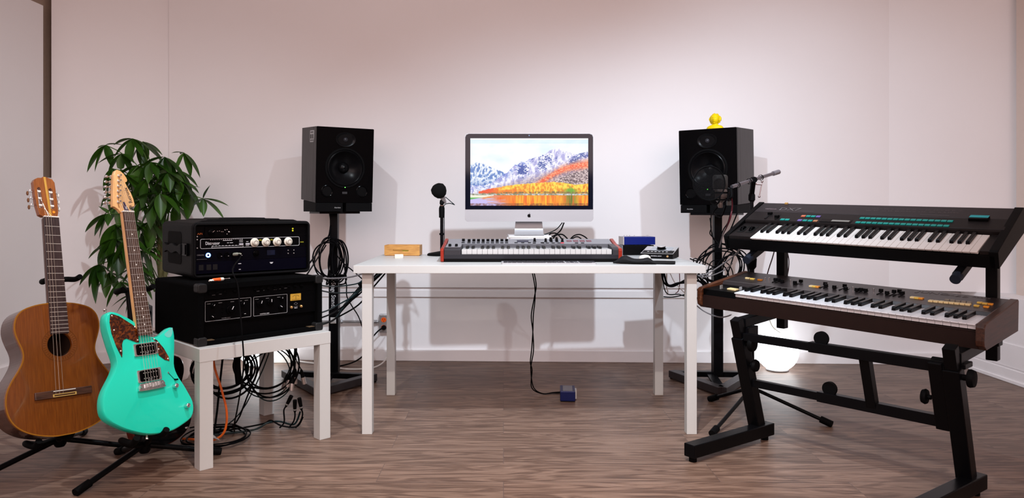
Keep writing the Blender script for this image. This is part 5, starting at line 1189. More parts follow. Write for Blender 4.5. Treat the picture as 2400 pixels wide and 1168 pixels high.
for z_, nm in ((.452, 'upper_crossbar'), (.255, 'lower_crossbar')):
    y_ = ybar(z_)
    G().bar((XL+.02, y_, z_+.0), (.03, y_, z_), .026, .030).build('crossbar_inner', BLKM, ks, bevel=.002)
    G().bar((-.008, y_, z_), (XR-.02, y_, z_), .034, .038).build(nm, BLKM, ks, bevel=.002)
    G().lathe((.035, y_, z_+.02), (0, -.0, 1), [(.008, -.005), (.008, .006)], 12).build('knob_stem', BLKR, ks)
    G().cyl((.035, y_-.008, z_+.036), (.035, y_+.008, z_+.036), .026, n=24).build('knob', BLKR, ks, smooth=True)
for x_ in (.19,):
    G().bar((x_, ybar(.255), .255), (x_, ybar(.452), .452), .034, .034, up=(1, 0, 0)).build('strut', BLKM, ks, bevel=.002)
G().bar((XR-.045, ybar(.235), .235), (XR-.045, ybar(.47), .47), .05, .042, up=(1, 0, 0)).build('side_plate', BLKM, ks, bevel=.003)
# second tier
for X in (-.367, .452):
    zb = .425 if X < 0 else .41; YT = .402
    G().box(X-.025, X+.025, YT-.025, YT+.025, zb+.055, .60).build('tier_socket', BLKM, ks, bevel=.003)
    G().box(X-.019, X+.019, YT-.019, YT+.019, zb, .862).build('tier_upright', BLKM, ks, bevel=.003)
    xa = X if X < 0 else X-.03
    dl = -.0297*xa-.004; G().bar((xa, YT, .860+dl), (xa, .115, .749+dl), .030, .028).build('tier_arm', BLKM, ks, bevel=.003)
    G().cyl((xa, .125, .753+dl), (xa, .095, .741+dl), .0175, n=18).build('end_cap', mat('blue black rubber', (.006, .009, .018), .6, noise_amt=.2), ks, smooth=True)
    G().box(min(X, xa)-.019, max(X, xa)+.019, YT-.02, YT+.02, .815, .845).build('arm_bracket', BLKM, ks, bevel=.002)

# top synthesizer
DXB = mat('brown black metal', (.0085, .0065, .0065), .42, noise_amt=.12, scale=300, spec=.15)
sy = thing('synthesizer', 'slim black digital synthesizer with turquoise buttons on the upper tier', 'synthesizer', (1.33, 2.782, .78), -49.3, 21.1, 1.7)
G().box(-.500, .509, .0, .335, .0, .045).build('base', BLK, sy, bevel=.003)
G().box(-.505, -.386, .004, .150, .04, .061).build('wheel_block', DXB, sy, bevel=.002)
G().box(.460, .505, .004, .150, .04, .061).build('end_block', DXB, sy, bevel=.002)
G().prism([(.0, .0), (.0, .057), (.006, .057), (.006, .0)], -.505, .505, axis='x').b.free()
G().box(-.505, .505, -.002, .006, 0, .046).build('front_rail', BLK, sy, bevel=.001)
G().prism([(.150, .03), (.150, .071), (.153, .078), (.236, .0835), (.236, .03)], -.49, .497, axis='x').build('control_panel', DXB, sy, bevel=.001)
G().prism([(.2375, .03), (.2375, .0815), (.239, .084), (.334, .089), (.337, .086), (.337, .03)], -.49, .497, axis='x').build('rear_panel', mat('grey brown metal', (.018, .014, .015), .42, noise_amt=.1, scale=300), sy, bevel=.001)
for x0, x1 in ((-.514, -.492), (.488, .516)):
    G().prism([(-.002, .0), (-.002, .060), (.01, .064), (.333, .094), (.342, .090), (.342, .0)], x0, x1, axis='x').build('side_cheek', BLK, sy, bevel=.002)
piano_keys(sy, -.383, 36, .84/36, -.006, .150, .0605, 0, .012, wm=mat('warm white key plastic', (.62, .595, .57), .3, noise_amt=.02), blen=.62)
for x in (-.462, -.420):
    G().box(x-.014, x+.014, .045, .115, .061, .0622).build('wheel_slot', mat('slot black', (.002, .002, .002), .6, noise_amt=.1), sy)
    G().lathe((x-.006, .080, .052), (1, 0, 0), [(.022, 0), (.0235, .002), (.0235, .010), (.022, .012)], 24).build('wheel', BLKG, sy, smooth=True)
def dz(y): return .078+(y-.153)*.066
TLT = Matrix.Rotation(math.atan(.066), 4, 'X')
TEALB = mat('turquoise button', (.004, .22, .19), .4, noise_amt=.06); ORB = mat('salmon button', (.45, .12, .06), .45, noise_amt=.05); PUB = mat('lilac button', (.12, .09, .28), .45, noise_amt=.05); TAN = mat('tan button', (.30, .14, .07), .45, noise_amt=.05)
def dbut(x, y, w_, m_): return G().box(x-w_/2, x+w_/2, y-.0075, y+.0075, dz(y)-.001, dz(y)+.003).build('button', m_, sy, bevel=.0008)
for i in range(16):
    dbut(.0015+i*.0210+.0, .206, .018, TEALB); dbut(-.0+i*.0210+.0, .166, .018, TEALB)
for i, m_ in enumerate((ORB, TEALB, TEALB, PUB)): dbut(-.243+i*.0215, .206, .018, m_)
for i, m_ in enumerate((PUB, TEALB, TEALB, TAN)): dbut(-.240+i*.0225, .164, .018, m_)
for i in range(2): dbut(-.318+i*.0215, .165, .018, TEALB)
for x, k in ((-.400, .02), (-.352, -.012)):
    sl = G().box(x-.004, x+.004, .166, .226, dz(.19)-.001, dz(.19)+.002).build('slider_slot', mat('slot black', (.002, .002, .002), .6), sy)
    G().prism([(-.008, 0), (-.006, .012), (.006, .012), (.008, 0)], x-.009, x+.009, axis='x').build('slider_cap', BLK, sl, bevel=.001).location = (0, .195+k, dz(.19))
G().box(-.155, -.028, .158, .188, dz(.17)-.002, dz(.17)+.0015).build('display_frame', BLKG, sy)
G().box(-.108, -.036, .164, .180, dz(.17)+.001, dz(.17)+.0022).build('lcd', mat('grey lcd', (.16, .155, .14), .3, noise_amt=.1), sy)
q = G().box(.372, .434, .214, .245, .075, .0935).build('cartridge', BLK, sy, bevel=.002)
G().box(.373, .433, .224, .2455, .0925, .0942).build('cartridge_label', mat('cyan card', (.01, .27, .30), .4, noise_amt=.05), q)
def flat(y): return Matrix.Rotation(math.atan(.055), 4, 'X')
text('YAMAHA', .0135, mat('pinkish print', (.20, .15, .16), .5, noise_amt=.05), sy, (-.424, .268, .0862), flat(0), depth=.0003)
text('DX7', .040, mat('silver grey print', (.13, .12, .12), .4, .3, noise_amt=.05), sy, (-.335, .270, .0863), flat(0), depth=.0003, squeeze=1.25)
g = G(); g.box(-.29, -.22, .2525, .2535, .0855, .0862); g.box(.20, .30, .2525, .2535, .0855, .0862)
RR = random.Random(3)
g.build('print_line', INKD, sy)
for row, yy in enumerate((.300, .281)):
    x = -.012; zz = .0840+(yy-.239)*.0526; g = G()
    while x < .33:
        w_ = RR.uniform(.006, .02)
        g.box(x, x+w_, yy, yy+.0018, zz, zz+.0004)
        if RR.random() < .5: g.box(x, x+.002, yy-.002, yy+.006, zz, zz+.0004); g.box(x+w_*.6, x+w_*.6+.0012, yy-.001, yy+.005, zz, zz+.0004)
        x += w_+RR.uniform(.004, .012)
    g.build('diagram_print', mat('faint brown print', (.07, .055, .055), .5, noise_amt=.05), sy)
G().box(-.385, -.372, .325, .334, .088, .094).build('tab', mat('ochre tab', (.45, .26, .08), .5, noise_amt=.1), sy)

# lower synthesizer
CHK = wood('walnut cheek', (.045, .012, .004), (.13, .040, .013), .45, 1, 12, 12)
ju = thing('synthesizer', 'older wooden-ended analog synthesizer with yellow and orange buttons on the lower tier', 'synthesizer', (1.207, 2.706, .527), -49.26, 3.05, 1.74)
HW = .538
G().box(-HW+.02, HW-.02, .004, .365, .0, .060).build('base', mat('dark walnut veneer', (.012, .005, .004), .45, noise_amt=.2), ju, bevel=.002)
for sgn in (-1, 1):
    x0, x1 = (-HW, -HW+.022) if sgn < 0 else (HW-.026, HW)
    G().prism([(.012, -.004), (-.012, .012), (-.016, .030), (-.014, .074), (-.002, .084), (.03, .088), (.15, .098), (.365, .116), (.372, .11), (.372, .0)], x0, x1, axis='x').build('wooden_cheek', CHK if sgn < 0 else wood('dark walnut cheek', (.020, .007, .004), (.062, .022, .012), .4, 1, 12, 12), ju, bevel=.003)
G().box(-HW+.022, -.362, .0, .155, .05, .080).build('bender_block', BLK, ju, bevel=.002)
G().box(-HW+.02, HW-.02, -.004, .004, .0, .054).build('front_rail', mat('dark walnut veneer', (.012, .005, .004), .45), ju)
piano_keys(ju, -.361, 36, (.510+.361)/36, -.008, .150, .0815, .02, .019, wm=mat('cool white key plastic', (.62, .635, .67), .25, noise_amt=.02), blen=.68, bh=.014)
G().prism([(.150, .04), (.150, .082), (.158, .096), (.366, .1125), (.366, .04)], -HW+.022, HW-.026, axis='x').build('control_panel', mat('brown grey panel', (.026, .021, .022), .35, .1, noise_amt=.1, scale=200, spec=.3), ju, bevel=.001)
G().prism([(.1575, .0958), (.1575, .0968), (.1615, .0971), (.1615, .0961)], -HW+.03, HW-.03, axis='x').build('trim_line', mat('silver grey print', (.13, .12, .12), .4), ju)
def jz(y): return .096+(y-.158)*.0793
def jy(y): return .172+(y-.17)*.84
def jx(x): return x*1.046
YB = mat('yellow key cap', (.70, .48, .10), .4, noise_amt=.06); OB = mat('orange key cap', (.72, .28, .03), .4, noise_amt=.06); CB = mat('cream key cap', (.72, .56, .28), .4, noise_amt=.06)
JT = Matrix.Rotation(math.atan(.0793), 4, 'X')
def jbut(x, y, w_, d_, m_, cx=True):
    y = jy(y); x = jx(x); return G().box(x-w_/2, x+w_/2, y-d_/2, y+d_/2, jz(y)-.002, jz(y)+.005).build('button', m_, ju, bevel=.001)
jbut(-.426, .254, .020, .012, CB); jbut(-.402, .250, .020, .012, YB); jbut(-.366, .248, .020, .014, OB)
for x, m_ in ((-.142, CB), (-.129, YB), (-.116, OB)): jbut(x, .240, .0135, .018, m_)
for x, m_ in ((.228, CB), (.242, YB), (.256, OB)): jbut(x, .243, .0145, .018, m_)
for i in range(8): jbut(.294+i*.0158, .218+.0017*i, .0152, .020, CB)
for i in range(5): jbut(.332+i*.017, .267, .014, .008, mat('dull button', (.22, .19, .15), .5, noise_amt=.05))
for x, y, m_ in ((.427, .282, YB), (.443, .277, YB), (.459, .277, OB), (.430, .226, YB), (.458, .226, OB)): jbut(x, y, .0155, .014, m_)
for x, y in ((-.302, .259), (-.288, .262), (-.264, .240), (-.211, .243), (-.203, .285), (-.103, .285), (-.088, .252), (-.051, .240), (-.028, .288), (-.006, .236), (.034, .238), (.046, .250), (.064, .246), (.111, .272), (.141, .243), (.154, .281), (.167, .300), (.186, .270)):
    yy = jy(y); xx = jx(x)
    sl = G().box(xx-.0015, xx+.0015, jy(.225), jy(.305), jz(jy(.265))-.003, jz(jy(.265))+.0012, ).build('slider_slot', mat('slot black', (.002, .002, .002), .6), ju)
    g = G(); g.prism([(-.0065, .0), (-.005, .013), (.005, .013), (.0065, .0)], -.0068, .0068, axis='x'); g.box(-.0015, .0015, -.002, .002, -.004, .001)
    o_ = g.build('slider_cap', BLK, sl, bevel=.0008); o_.location = (xx, yy, jz(yy)+.002)
for x, y in ((-.342, .248), (-.329, .258), (-.238, .262), (.013, .258), (.086, .268)):
    yy = jy(y); G().cyl((jx(x), yy, jz(yy)), (jx(x), yy, jz(yy)+.014), .0022, .003, n=8).build('toggle_switch', CHROME, ju, smooth=True)
text('JUNO-60', .036, mat('dull silver print', (.11, .10, .105), .4, noise_amt=.05), ju, (.305, .334, .1105), JT, depth=.0003, squeeze=1.25)
text('Roland', .020, INKD, ju, (.43, .345, .1113), JT, depth=.0003)
g = G(); g.prism([(-.022, -.012), (.022, -.018), (.022, .010), (-.022, .016)], .080, .086, axis='z'); g.build('bender_lever', CB, ju, bevel=.001).location = (-.405, .055, 0)
for x, y in ((-.455, .045), (-.372, .060)): G().box(x-.002, x+.002, y-.008, y+.008, .08, .096).build('slider_cap', SILVER, ju)
G().box(-.47, -.37, .04, .075, .0798, .0806).build('slot_plate', mat('slot black', (.002, .002, .002), .6), ju)
for x in (-.40, .42):
    for y in (.05, .33): G().cyl((x, y, -.009), (x, y, .002), .012).build('rubber_foot', BLKR, ju)

# ------------------------------------------------------------------ boom stand with condenser microphone and pop filter
BX, BY = 1.187, 3.40
bs = thing('boom_stand', 'tripod boom microphone stand standing behind the keyboards', 'microphone stand', (BX, BY, 0))
def BL(p): return Vector(p)-Vector((BX, BY, 0))
H_ = Vector((0, 0, .115))
for q in (Vector((1.047, 3.575, .016)), Vector((1.447, 3.167, .016)), Vector((.896, 3.035, .016))):
    q = BL(q); G().tube([H_, q], .0085, 12, 1).build('leg', BLKM, bs, smooth=True)
    d = (q-H_).normalized(); G().cyl(q-d*.035, q+d*.016, .0155, n=14).build('rubber_foot', BLKR, bs, smooth=True)
G().lathe((0, 0, .075), (0, 0, 1), [(.014, 0), (.019, .01), (.020, .05), (.018, .06), (.012, .07)], 20).build('hub', BLKR, bs, smooth=True)
G().cyl((0, 0, .076), (0, 0, .735), .0115).build('lower_tube', BLKM, bs, smooth=True)
G().lathe((0, 0, .68), (0, 0, 1), [(.012, 0), (.021, .012), (.023, .05), (.015, .075), (.011, .08)], 20).build('height_clutch', BLKR, bs, smooth=True)
G().cyl((0, 0, .70), (0, 0, 1.05), .0085).build('upper_tube', BLKM, bs, smooth=True)
G().lathe((0, 0, 1.005), (0, 0, 1), [(.010, 0), (.0155, .006), (.0155, .03), (.009, .045)], 18).build('swivel_collar', BLKR, bs, smooth=True)
a_, b_ = BL(at(1715, 438, 3.26)), BL(at(1822, 404, 3.50))
cen = a_+(b_-a_)*.46
G().tube([a_, b_], .0085, 12, 1).build('boom_arm', mat('dark steel tube', (.26, .25, .28), .25, .85, noise_amt=.1), bs, smooth=True)
G().cyl(b_-(b_-a_)*.10, b_+(b_-a_)*.03, .0115, n=16).build('end_grip', mat('grey rubber', (.16, .14, .15), .5, noise_amt=.1), bs, smooth=True)
G().bar(Vector((0, 0, 1.04)), cen, .020, .022).build('clutch_block', BLKR, bs, bevel=.004)
G().lathe(cen-Vector((0, .018, 0)), (0, 1, 0), [(.012, 0), (.0145, .006), (.0145, .03), (.012, .036)], 18).build('clutch', BLKR, bs, smooth=True)
tb = Vector((.044, -.01, 1.086)); G().cyl(Vector((.006, -.005, 1.088)), tb, .0042, n=10).build('clamp_screw', mat('pinkish steel', (.35, .28, .28), .3, .8, noise_amt=.1), bs, smooth=True)
g = G(); p0, p1 = tb+Vector((.002, 0, .014)), tb+Vector((-.012, 0, -.058)); g.cyl(p0, p1, .0025, n=10); g.sphere(p0, .0062, 12, 8); g.sphere(p1, .0062, 12, 8); g.build('clamp_handle', mat('pinkish steel', (.35, .28, .28), .3, .8, noise_amt=.1), bs, smooth=True)
for t in (.12, .36, .62): 
    c = a_+(b_-a_)*t; G().lathe(c-(b_-a_).normalized()*.003, b_-a_, [(.0125, 0), (.0140, .002), (.0140, .006), (.0125, .008)], 16, cap=False).build('cable_tie', BLKR, bs, smooth=True)
MC = at(1688, 437, 3.24)
cm = thing('condenser_microphone', 'large dark side-address microphone hanging in front of the right monitor', 'microphone', MC)
def capsule(g, z0, z1, rx, ry, n=28):
    rs = []
    for z_, k in ((z0, .92), (z0+.006, 1), (z1-.010, 1), (z1-.003, .93), (z1, .75)): rs.append([g.b.verts.new((rx*k*math.cos(2*PI*i/n), ry*k*math.sin(2*PI*i/n), z_)) for i in range(n)])
    return g.skin(rs)
capsule(G(), -.012, .052, .0335, .026).build('grille', mat('dark mesh', (.035, .032, .030), .55, .3, noise_amt=.6, scale=260, bump=.8), cm, smooth=True)
capsule(G(), -.052, -.011, .031, .026).build('body', mat('nickel body', (.16, .13, .12), .4, .6, noise_amt=.1), cm, smooth=True)
for z_, r in ((-.030, .041), (-.062, .043)):
    G().lathe((0, 0, z_), (0, 0, 1), [(r-.006, -.004), (r, -.004), (r, .004), (r-.006, .004), (r-.006, -.004)], 28, cap=False).build('shock_ring', BLKR, cm, smooth=True)
for k in range(4):
    a2 = k*PI/2+.6
    G().cyl((.041*math.cos(a2), .041*math.sin(a2), -.064), (.044*math.cos(a2), .044*math.sin(a2), -.018), .0035, n=8).build('shock_post', BLKR, cm, smooth=True)
G().lathe((0, 0, -.098), (0, 0, 1), [(.010, 0), (.0115, .004), (.0115, .024), (.021, .034), (.024, .046)], 20).build('connector', mat('brownish metal', (.15, .12, .11), .4, .6, noise_amt=.1), cm, smooth=True)
G().tube([Vector((.038, 0, -.055)), Vector((.052, .0, -.045)), (at(1713, 441, 3.25)-MC)], .007, 10, 3).build('swivel_mount', BLKR, cm, smooth=True)
G().box(.030, .050, -.006, .006, -.088, -.066, None).build('mount_hinge', mat('grey green metal', (.05, .05, .048), .4, .4, noise_amt=.2), cm, bevel=.002)
PF = at(1662, 430, 3.16)
pf = thing('pop_filter', 'round black mesh pop filter in front of the right monitor woofer', 'pop filter', PF, 10)
G().tube([(.0755*math.cos(2*PI*k/40), 0, .0755*math.sin(2*PI*k/40)) for k in range(40)], .0032, 8, 1, closed=True).build('hoop', BLKR, pf, smooth=True)
pm = bpy.data.materials.new('thin black mesh'); pm.use_nodes = True; nt = pm.node_tree; p = nt.nodes['Principled BSDF']; p.inputs['Base Color'].default_value = (.003, .003, .0035, 1); p.inputs['Roughness'].default_value = .8; p.inputs['Specular IOR Level'].default_value = .1
tr = nt.nodes.new('ShaderNodeBsdfTransparent'); mx = nt.nodes.new('ShaderNodeMixShader'); mx.inputs[0].default_value = .5; nt.links.new(tr.outputs[0], mx.inputs[1]); nt.links.new(p.outputs[0], mx.inputs[2]); nt.links.new(mx.outputs[0], nt.nodes['Material Output'].inputs[0])
G().lathe((0, -.0008, 0), (0, 1, 0), [(.075, 0), (.075, .0016)], 40).build('mesh', pm, pf)
G().tube([(.052, 0, -.054), (.050, .01, -.085), (.045, .05, -.095), (.040, .075, -.062)], .004, 8, 4).build('gooseneck', BLKR, pf, smooth=True)

# ------------------------------------------------------------------ cables
CR = random.Random(5)
def coil(name, c, rx, rz, n, r, m, label, yaw=0, wob=.012, lean=0, group=None, tail0=(), tail1=(), gap=.5):
    """a coil of n loops hanging in a vertical plane"""
    c = Vector(c); pts = [Vector(p) for p in tail0]; K = 14
    ph = PI*gap
    M = RM(yaw)
    for k in range(n*K+1):
        a_ = ph-2*PI*k/K; j = k/K
        q = Vector(((rx+wob*math.sin(j*2.1+a_))*math.cos(a_)+wob*.6*math.sin(j*3.7), .012*math.sin(j*1.9)+lean*math.sin(a_), (rz+wob*math.sin(j*1.3+1))*math.sin(a_)-wob*.8*math.sin(j*2.9)**2))
        pts.append(c+(M @ q))
    pts += [Vector(p) for p in tail1]
    o = G().tube(pts, r, 7, 3).build(name, m, smooth=True)
    tag(o, label, 'cable', group); return o
def tie(name, c, label):
    pass
# left speaker stand: coil hung on the pole, and the runs to the desk and the racks
sx, sy = -.972, 4.09
coil('coiled_cable', (sx-.020, sy-.055, .69), .074, .108, 4, .0042, CABLE, 'black cable coiled and hung on the left speaker stand pole', wob=.014, tail0=[at(771, 492, 4.12), at(775, 520, 4.08), at(772, 548, 4.06)], tail1=[at(770, 640, 4.03), at(765, 668, 4.03), at(772, 660, 4.03)])
coil('coiled_cable', (sx+.034, sy-.065, .68), .048, .108, 2, .0045, CABLE, 'thicker black loop on the right side of the left speaker stand pole', wob=.010, tail0=[at(780, 492, 4.12), at(776, 530, 4.07), at(774, 556, 4.06)], tail1=[at(812, 655, 4.02), at(795, 668, 4.02)])
cable('cable', [at(712, 632, 3.28), at(728, 614, 3.38), at(742, 596, 3.5), at(752, 578, 3.8), at(762, 562, 4.03), at(776, 556, 4.05)], .0042, CABLE, 'black cable rising from the upper rack case to the coil on the left stand')
cable('cable', [at(706, 662, 3.28), at(722, 640, 3.4), at(735, 620, 3.6), at(748, 600, 3.9), at(758, 585, 4.05), at(764, 575, 4.05)], .0036, CABLE, 'black cable rising from between the two rack cases to the coil on the left stand')
cable('cable', [at(790, 600, 4.04), at(806, 618, 4.0), at(828, 636, 3.9), at(850, 655, 3.85), at(858, 660, 3.8)], .0034, CABLE, 'thin black cable slanting from the left stand coil down to the desk leg')
cable('white_cable', [at(748, 651, 3.3), at(770, 653, 3.6), at(800, 652, 3.75), at(830, 648, 3.75), at(866, 636, 3.70)], .0040, GCABLE, 'pale grey cable running from the rack to the underside of the desk')
for (a_, b_, c_, d_, m_, lb, r_) in (
  ((750, 669), (800, 671), (840, 664), (872, 632), TCABLE, 'dark teal cable sagging to the desk, the upper of two', .0032),
  ((750, 681), (800, 687), (845, 682), (880, 632), TCABLE, 'dark teal cable sagging to the desk, the lower of two', .0032),
  ((751, 734), (790, 716), (835, 690), (885, 630), TCABLE, 'teal-black cable from the lower rack up to the desk, topmost of four', .0036),
  ((751, 746), (795, 725), (842, 690), (893, 630), CABLE, 'black cable from the lower rack up to the desk, second of four', .0038),
  ((752, 759), (785, 748), (820, 700), (903, 630), TCABLE, 'teal-black cable from the lower rack up to the desk, third of four', .0036),
  ((752, 762), (790, 745), (840, 715), (912, 630), CABLE, 'black cable from the lower rack up to the desk, lowest of four', .0040)):
    cable('cable', [at(*a_, 3.15), at((a_[0]+b_[0])/2, (a_[1]+b_[1])/2+2, 3.35), at(*b_, 3.5), at(*c_, 3.62), at((c_[0]+d_[0])/2, (c_[1]+d_[1])/2, 3.66), at(*d_, 3.70)], r_, m_, lb, group='cables between rack and desk')
for k, (y0, lb) in enumerate(((668, 'black strand of the taped cable bundle under the desk edge, upper'), (674, 'black strand of the taped cable bundle under the desk edge, lower'))):
    cable('cable', [at(790, 742-3*k, 3.6), at(808, 716+3*k, 3.62), at(830, y0+22, 3.64), at(848, y0+2, 3.66), at(868, 660+4*k, 3.67), at(895+8*k, 632, 3.70)], .0075, CABLE, lb, group='cables between rack and desk')
o = G(); o.tube([at(842, 670, 3.66), at(852, 663, 3.66)], .0125, 10, 1); tag(o.build('cable_tie', BLKR, smooth=True), 'black tape wrap around the cable bundle left of the desk leg', 'cable tie')
cable('cable', [at(806, 640, 4.0), at(812, 668, 4.0), at(813, 695, 4.02), at(825, 718, 4.1), at(840, 742, 4.2), at(850, 770, 4.3), at(860, 800, 4.38)], .0034, CABLE, 'thin black cable falling behind the left desk leg toward the wall')

# right speaker stand tangle
rx_, ry_ = 1.211, 4.03
coil('coiled_cable', (rx_-.02, ry_-.12, .66), .115, .105, 5, .0036, CABLE, 'black cable coiled round the right speaker stand, biggest coil', wob=.02, tail0=[at(1668, 493, 3.95), at(1666, 530, 3.93), at(1672, 560, 3.92)], tail1=[at(1640, 610, 3.85), at(1618, 607, 3.75)])
coil('coiled_cable', (rx_+.045, ry_-.15, .62), .085, .120, 4, .0036, CABLE, 'black cable coil hanging low on the right of the right speaker stand', wob=.016, tail0=[at(1728, 500, 3.8), at(1716, 530, 3.85), at(1706, 556, 3.87)], tail1=[at(1700, 655, 3.86), at(1690, 664, 3.85), at(1660, 655, 3.8), at(1632, 645, 3.75)])
coil('coiled_cable', (rx_-.05, ry_-.16, .60), .070, .075, 3, .0030, CABLE, 'small tight black coil beside the desk corner on the right stand', wob=.02, tail1=[at(1630, 606, 3.7), at(1626, 618, 3.7)])
cable('cable', [at(1664, 512, 3.96), at(1667, 534, 3.9), at(1664, 548, 3.9), at(1676, 562, 3.9), at(1690, 580, 3.88)], .0030, CABLE, 'short black cable curling off the right stand just below the foam pads')
cable('cable', [at(1712, 500, 3.82), at(1706, 522, 3.85), at(1697, 536, 3.9), at(1690, 552, 3.92)], .0032, CABLE, 'black cable drooping from the right monitor between stand and upper synthesizer')
cable('mic_cable', [at(1712, 452, 3.25), at(1716, 480, 3.26), at(1712, 510, 3.25), at(1702, 535, 3.3), at(1694, 552, 3.4), at(1686, 580, 3.7)], .0036, RCABLE, 'dark red-black cable from the large microphone dropping to the right stand')
cable('cable', [at(1684, 484, 3.24), at(1672, 500, 3.27), at(1690, 508, 3.32), at(1702, 480, 3.30), at(1706, 462, 3.28)], .0036, CABLE, 'short black loop of cable under the large microphone')
cable('cable', [at(1733, 585, 3.55), at(1720, 600, 3.6), at(1690, 622, 3.66), at(1655, 643, 3.68), at(1625, 648, 3.66)], .0034, GCABLE, 'greyish cable crossing from the stand tangle to the desk corner, upper')
cable('cable', [at(1716, 618, 3.6), at(1700, 632, 3.64), at(1672, 645, 3.66), at(1645, 650, 3.66), at(1622, 644, 3.66)], .0030, GCABLE, 'greyish cable crossing from the stand tangle to the desk corner, lower')
for k, (P_, r_, m_, lb) in enumerate((
  ([(1550, 630), (1556, 662), (1575, 672), (1600, 660), (1628, 646), (1660, 668), (1690, 690)], .0045, CABLE, 'black cable sagging under the right end of the desk toward the stand'),
  ([(1554, 630), (1565, 668), (1590, 664), (1615, 662), (1640, 660), (1668, 690)], .0055, CABLE, 'thick black cable tied in a loop under the right end of the desk'),
  ([(1553, 630), (1556, 672), (1566, 690), (1590, 690), (1603, 694), (1640, 700)], .0028, TCABLE, 'thin dark cable dropping lowest under the right end of the desk'),
  ([(1555, 696), (1575, 697), (1600, 692), (1625, 684), (1650, 672)], .0030, TCABLE, 'thin teal cable running level under the right end of the desk'),
  ([(1566, 630), (1580, 660), (1594, 676), (1604, 686), (1622, 700)], .0026, WCABLE, 'thin pale cable slanting down between the right desk legs'),
  ([(1563, 630), (1562, 668), (1565, 684), (1563, 692)], .0040, WCABLE, 'short white cable end hanging under the right end of the desk'),
  ([(1592, 630), (1593, 664), (1590, 682), (1583, 688)], .0022, RCABLE, 'thin dark red cable looped under the right end of the desk'))):
    cable('cable', [at(x, y, 3.60+.02*k) for x, y in P_], r_, m_, lb, group='cables under the right end of the desk')
cable('grey_cable', [at(1629, 714, 3.5), at(1650, 730, 3.45), at(1672, 740, 3.3), at(1690, 744, 3.2), at(1704, 742, 3.1), at(1714, 738, 3.0)], .0030, GCABLE, 'grey cable sagging below the lower synthesizer to its stand')
cable('red_cable', [at(1815, 588, 3.35), at(1810, 606, 3.38), at(1804, 624, 3.40), at(1798, 645, 3.44), at(1795, 668, 3.5)], .0028, RCABLE, 'thin dark red cable between the two synthesizers, left of the rear tube')
cable('red_cable', [at(1845, 590, 3.25), at(1849, 610, 3.26), at(1848, 632, 3.26), at(1844, 652, 3.26)], .0022, RCABLE, 'thin red cable running down the right side of the rear tube')
cable('lamp_cord', [Vector((1.635, 4.20, .238)), Vector((1.60, 4.25, .28)), Vector((1.615, 4.38, .40)), Vector((1.63, 4.42, .46)), Vector((1.62, 4.43, .52))], .0028, mat('cream cord', (.55, .50, .38), .5, noise_amt=.05), 'cream cord rising up the wall behind the globe lamp')
# behind the computer
cable('cable', [at(1318, 522, 3.66), at(1306, 536, 3.66), at(1290, 545, 3.66), at(1270, 552, 3.68)], .0026, TCABLE, 'thin dark teal cable from the back of the computer, leftmost')
cable('cable', [at(1322, 522, 3.66), at(1314, 540, 3.66), at(1300, 552, 3.64), at(1288, 556, 3.62), at(1290, 548, 3.60), at(1305, 548, 3.58), at(1318, 562, 3.56)], .0034, CABLE, 'black cable looping behind the controller keyboard, left of the computer cables')
cable('cable', [at(1296, 560, 3.62), at(1303, 552, 3.62), at(1318, 550, 3.62), at(1330, 560, 3.60)], .0036, CABLE, 'short black arch of cable behind the controller keyboard')
cable('white_cable', [at(1321, 522, 3.67), at(1318, 534, 3.67), at(1312, 548, 3.67), at(1310, 570, 3.68)], .0022, WCABLE, 'thin white cable from the back of the computer')
cable('cable', [at(1336, 562, 3.60), at(1345, 553, 3.62), at(1358, 550, 3.62), at(1370, 555, 3.60), at(1378, 562, 3.58)], .0034, CABLE, 'black arch of cable behind the red pads, outer')
cable('cable', [at(1338, 562, 3.61), at(1348, 556, 3.61), at(1356, 556, 3.61), at(1364, 562, 3.6)], .0030, CABLE, 'black arch of cable behind the red pads, inner')

# under the side table
UX, UY = -1.07, 3.02
coil('coiled_cable', (-1.17, 2.98, .305), .115, .095, 5, .0044, CABLE, 'black cable coil hanging under the side table, left of the two', wob=.022, tail0=[(-1.17, 2.98, .398)], tail1=[(-1.20, 3.0, .2), (-1.22, 3.02, .08), (-1.23, 3.0, .02), (-1.30, 2.98, .008)])
coil('coiled_cable', (-1.02, 3.06, .300), .120, .110, 4, .0036, CABLE, 'black cable coil hanging under the side table, right of the two', wob=.020, tail0=[(-1.08, 3.04, .398)], tail1=[(-1.10, 3.05, .16), (-1.15, 3.06, .05), (-1.22, 3.05, .01), (-1.3, 3.0, .008)])
coil('coiled_cable', (-1.03, 3.10, .255), .100, .095, 2, .0028, TCABLE, 'thin dark teal cable loops hanging behind the black coils', wob=.018, tail0=[(-1.05, 3.08, .39)], tail1=[(-1.12, 3.1, .12), (-1.2, 3.08, .03), (-1.28, 3.05, .006)])
o = G().tube([(-1.115, 2.985, .40), (-1.118, 2.985, .32), (-1.11, 2.985, .235)], .014, 10, 3).build('cable_bundle', CABLE, smooth=True); tag(o, 'thick black strapped cable bundle between the coils under the side table', 'cable')
cable('orange_cable', [(-1.205, 2.96, .395), (-1.20, 2.95, .32), (-1.165, 2.94, .22), (-1.14, 2.93, .13), (-1.15, 2.93, .05), (-1.20, 2.94, .012), (-1.27, 2.96, .008), (-1.34, 2.97, .008)], .0048, OCABLE, 'orange cable hanging under the side table and lying on the floor')
cable('cable', [(-.90, 3.15, .07), (-.93, 3.16, .012), (-.99, 3.14, .03), (-1.03, 3.10, .035), (-1.08, 3.08, .012), (-1.2, 3.04, .007), (-1.32, 2.99, .007)], .0042, TCABLE, 'dark cable running along the floor from the connectors under the side table')
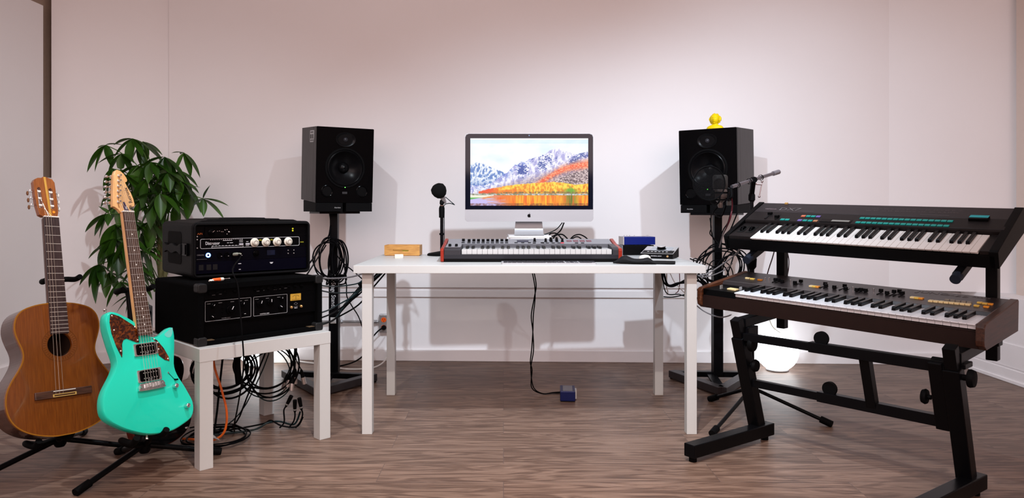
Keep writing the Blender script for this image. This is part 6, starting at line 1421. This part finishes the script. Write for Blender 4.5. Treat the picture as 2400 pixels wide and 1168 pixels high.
cable('cable', [(-.885, 3.14, .05), (-.91, 3.13, .010), (-.97, 3.11, .02), (-1.02, 3.12, .04), (-1.06, 3.14, .02), (-1.15, 3.12, .007), (-1.25, 3.06, .007)], .0036, CABLE, 'black cable looping on the floor beside the rear leg of the side table')
fx, fy = -.905, 3.09
fan = thing('cable_snake', 'bunch of cables ending in silver connectors, hanging from the side table', 'cable', (fx, fy, .40))
G().tube([(0, 0, -.002), (.002, 0, -.04), (0, 0, -.075)], .007, 10, 3).build('sleeve', CABLE, fan, smooth=True)
def xlr(parent, p, d, flip=False):
    p = Vector(p); d = Vector(d).normalized()
    q = G().lathe(p, d, [(.0035, 0), (.006, .006), (.0085, .03), (.009, .036)], 12).build('connector_boot', BLKR, parent, smooth=True)
    G().lathe(p+d*.036, d, [(.0092, 0), (.0094, .004), (.0094, .030), (.0085, .031), (.0085, .026)], 14).build('connector_shell', mat('satin nickel', (.48, .43, .41), .3, .85, noise_amt=.08), q, smooth=True)
for dx, dz, dy in ((-.034, -.150, 0), (-.018, -.135, -.01), (.0, -.125, .0), (.024, -.130, .006), (-.006, -.150, -.012)):
    e = Vector((dx, dy, dz)); G().tube([(0, 0, -.07), (dx*.3, dy*.3, -.095), e], .0024, 6, 4).build('wire', CABLE, fan, smooth=True)
    xlr(fan, e, (dx*.6, dy, -.07))
for k, ((x0, y0, z0), (x1, y1, z1), lb) in enumerate((((-.955, 3.12, .10), (-.925, 3.11, .155), 'black connector standing on the floor below the hanging bunch, leftmost'), ((-.915, 3.12, .075), (-.912, 3.11, .13), 'black connector standing below the hanging bunch, middle'), ((-.885, 3.12, .085), (-.893, 3.11, .14), 'black connector standing below the hanging bunch, rightmost'))):
    t = thing('connector_plug', lb, 'connector', (x0, y0, 0), group='connectors below the hanging bunch')
    d = Vector((x1-x0, y1-y0, z1-z0)).normalized(); p = Vector((0, 0, z0))
    G().lathe(p, d, [(.0035, 0), (.007, .01), (.0088, .04), (.0088, .058)], 12).build('boot', BLKR, t, smooth=True)
    G().lathe(p+d*.012, d, [(.0078, 0), (.0082, .006)], 12).build('ring', mat('grey ring', (.2, .2, .2), .5, noise_amt=.05), t, smooth=True)
    G().tube([p+d*.003, p-d*.02, Vector((-.01, .01, .03)), Vector((-.03, .01, .005))], .0034, 8, 4).build('wire', CABLE, t, smooth=True)
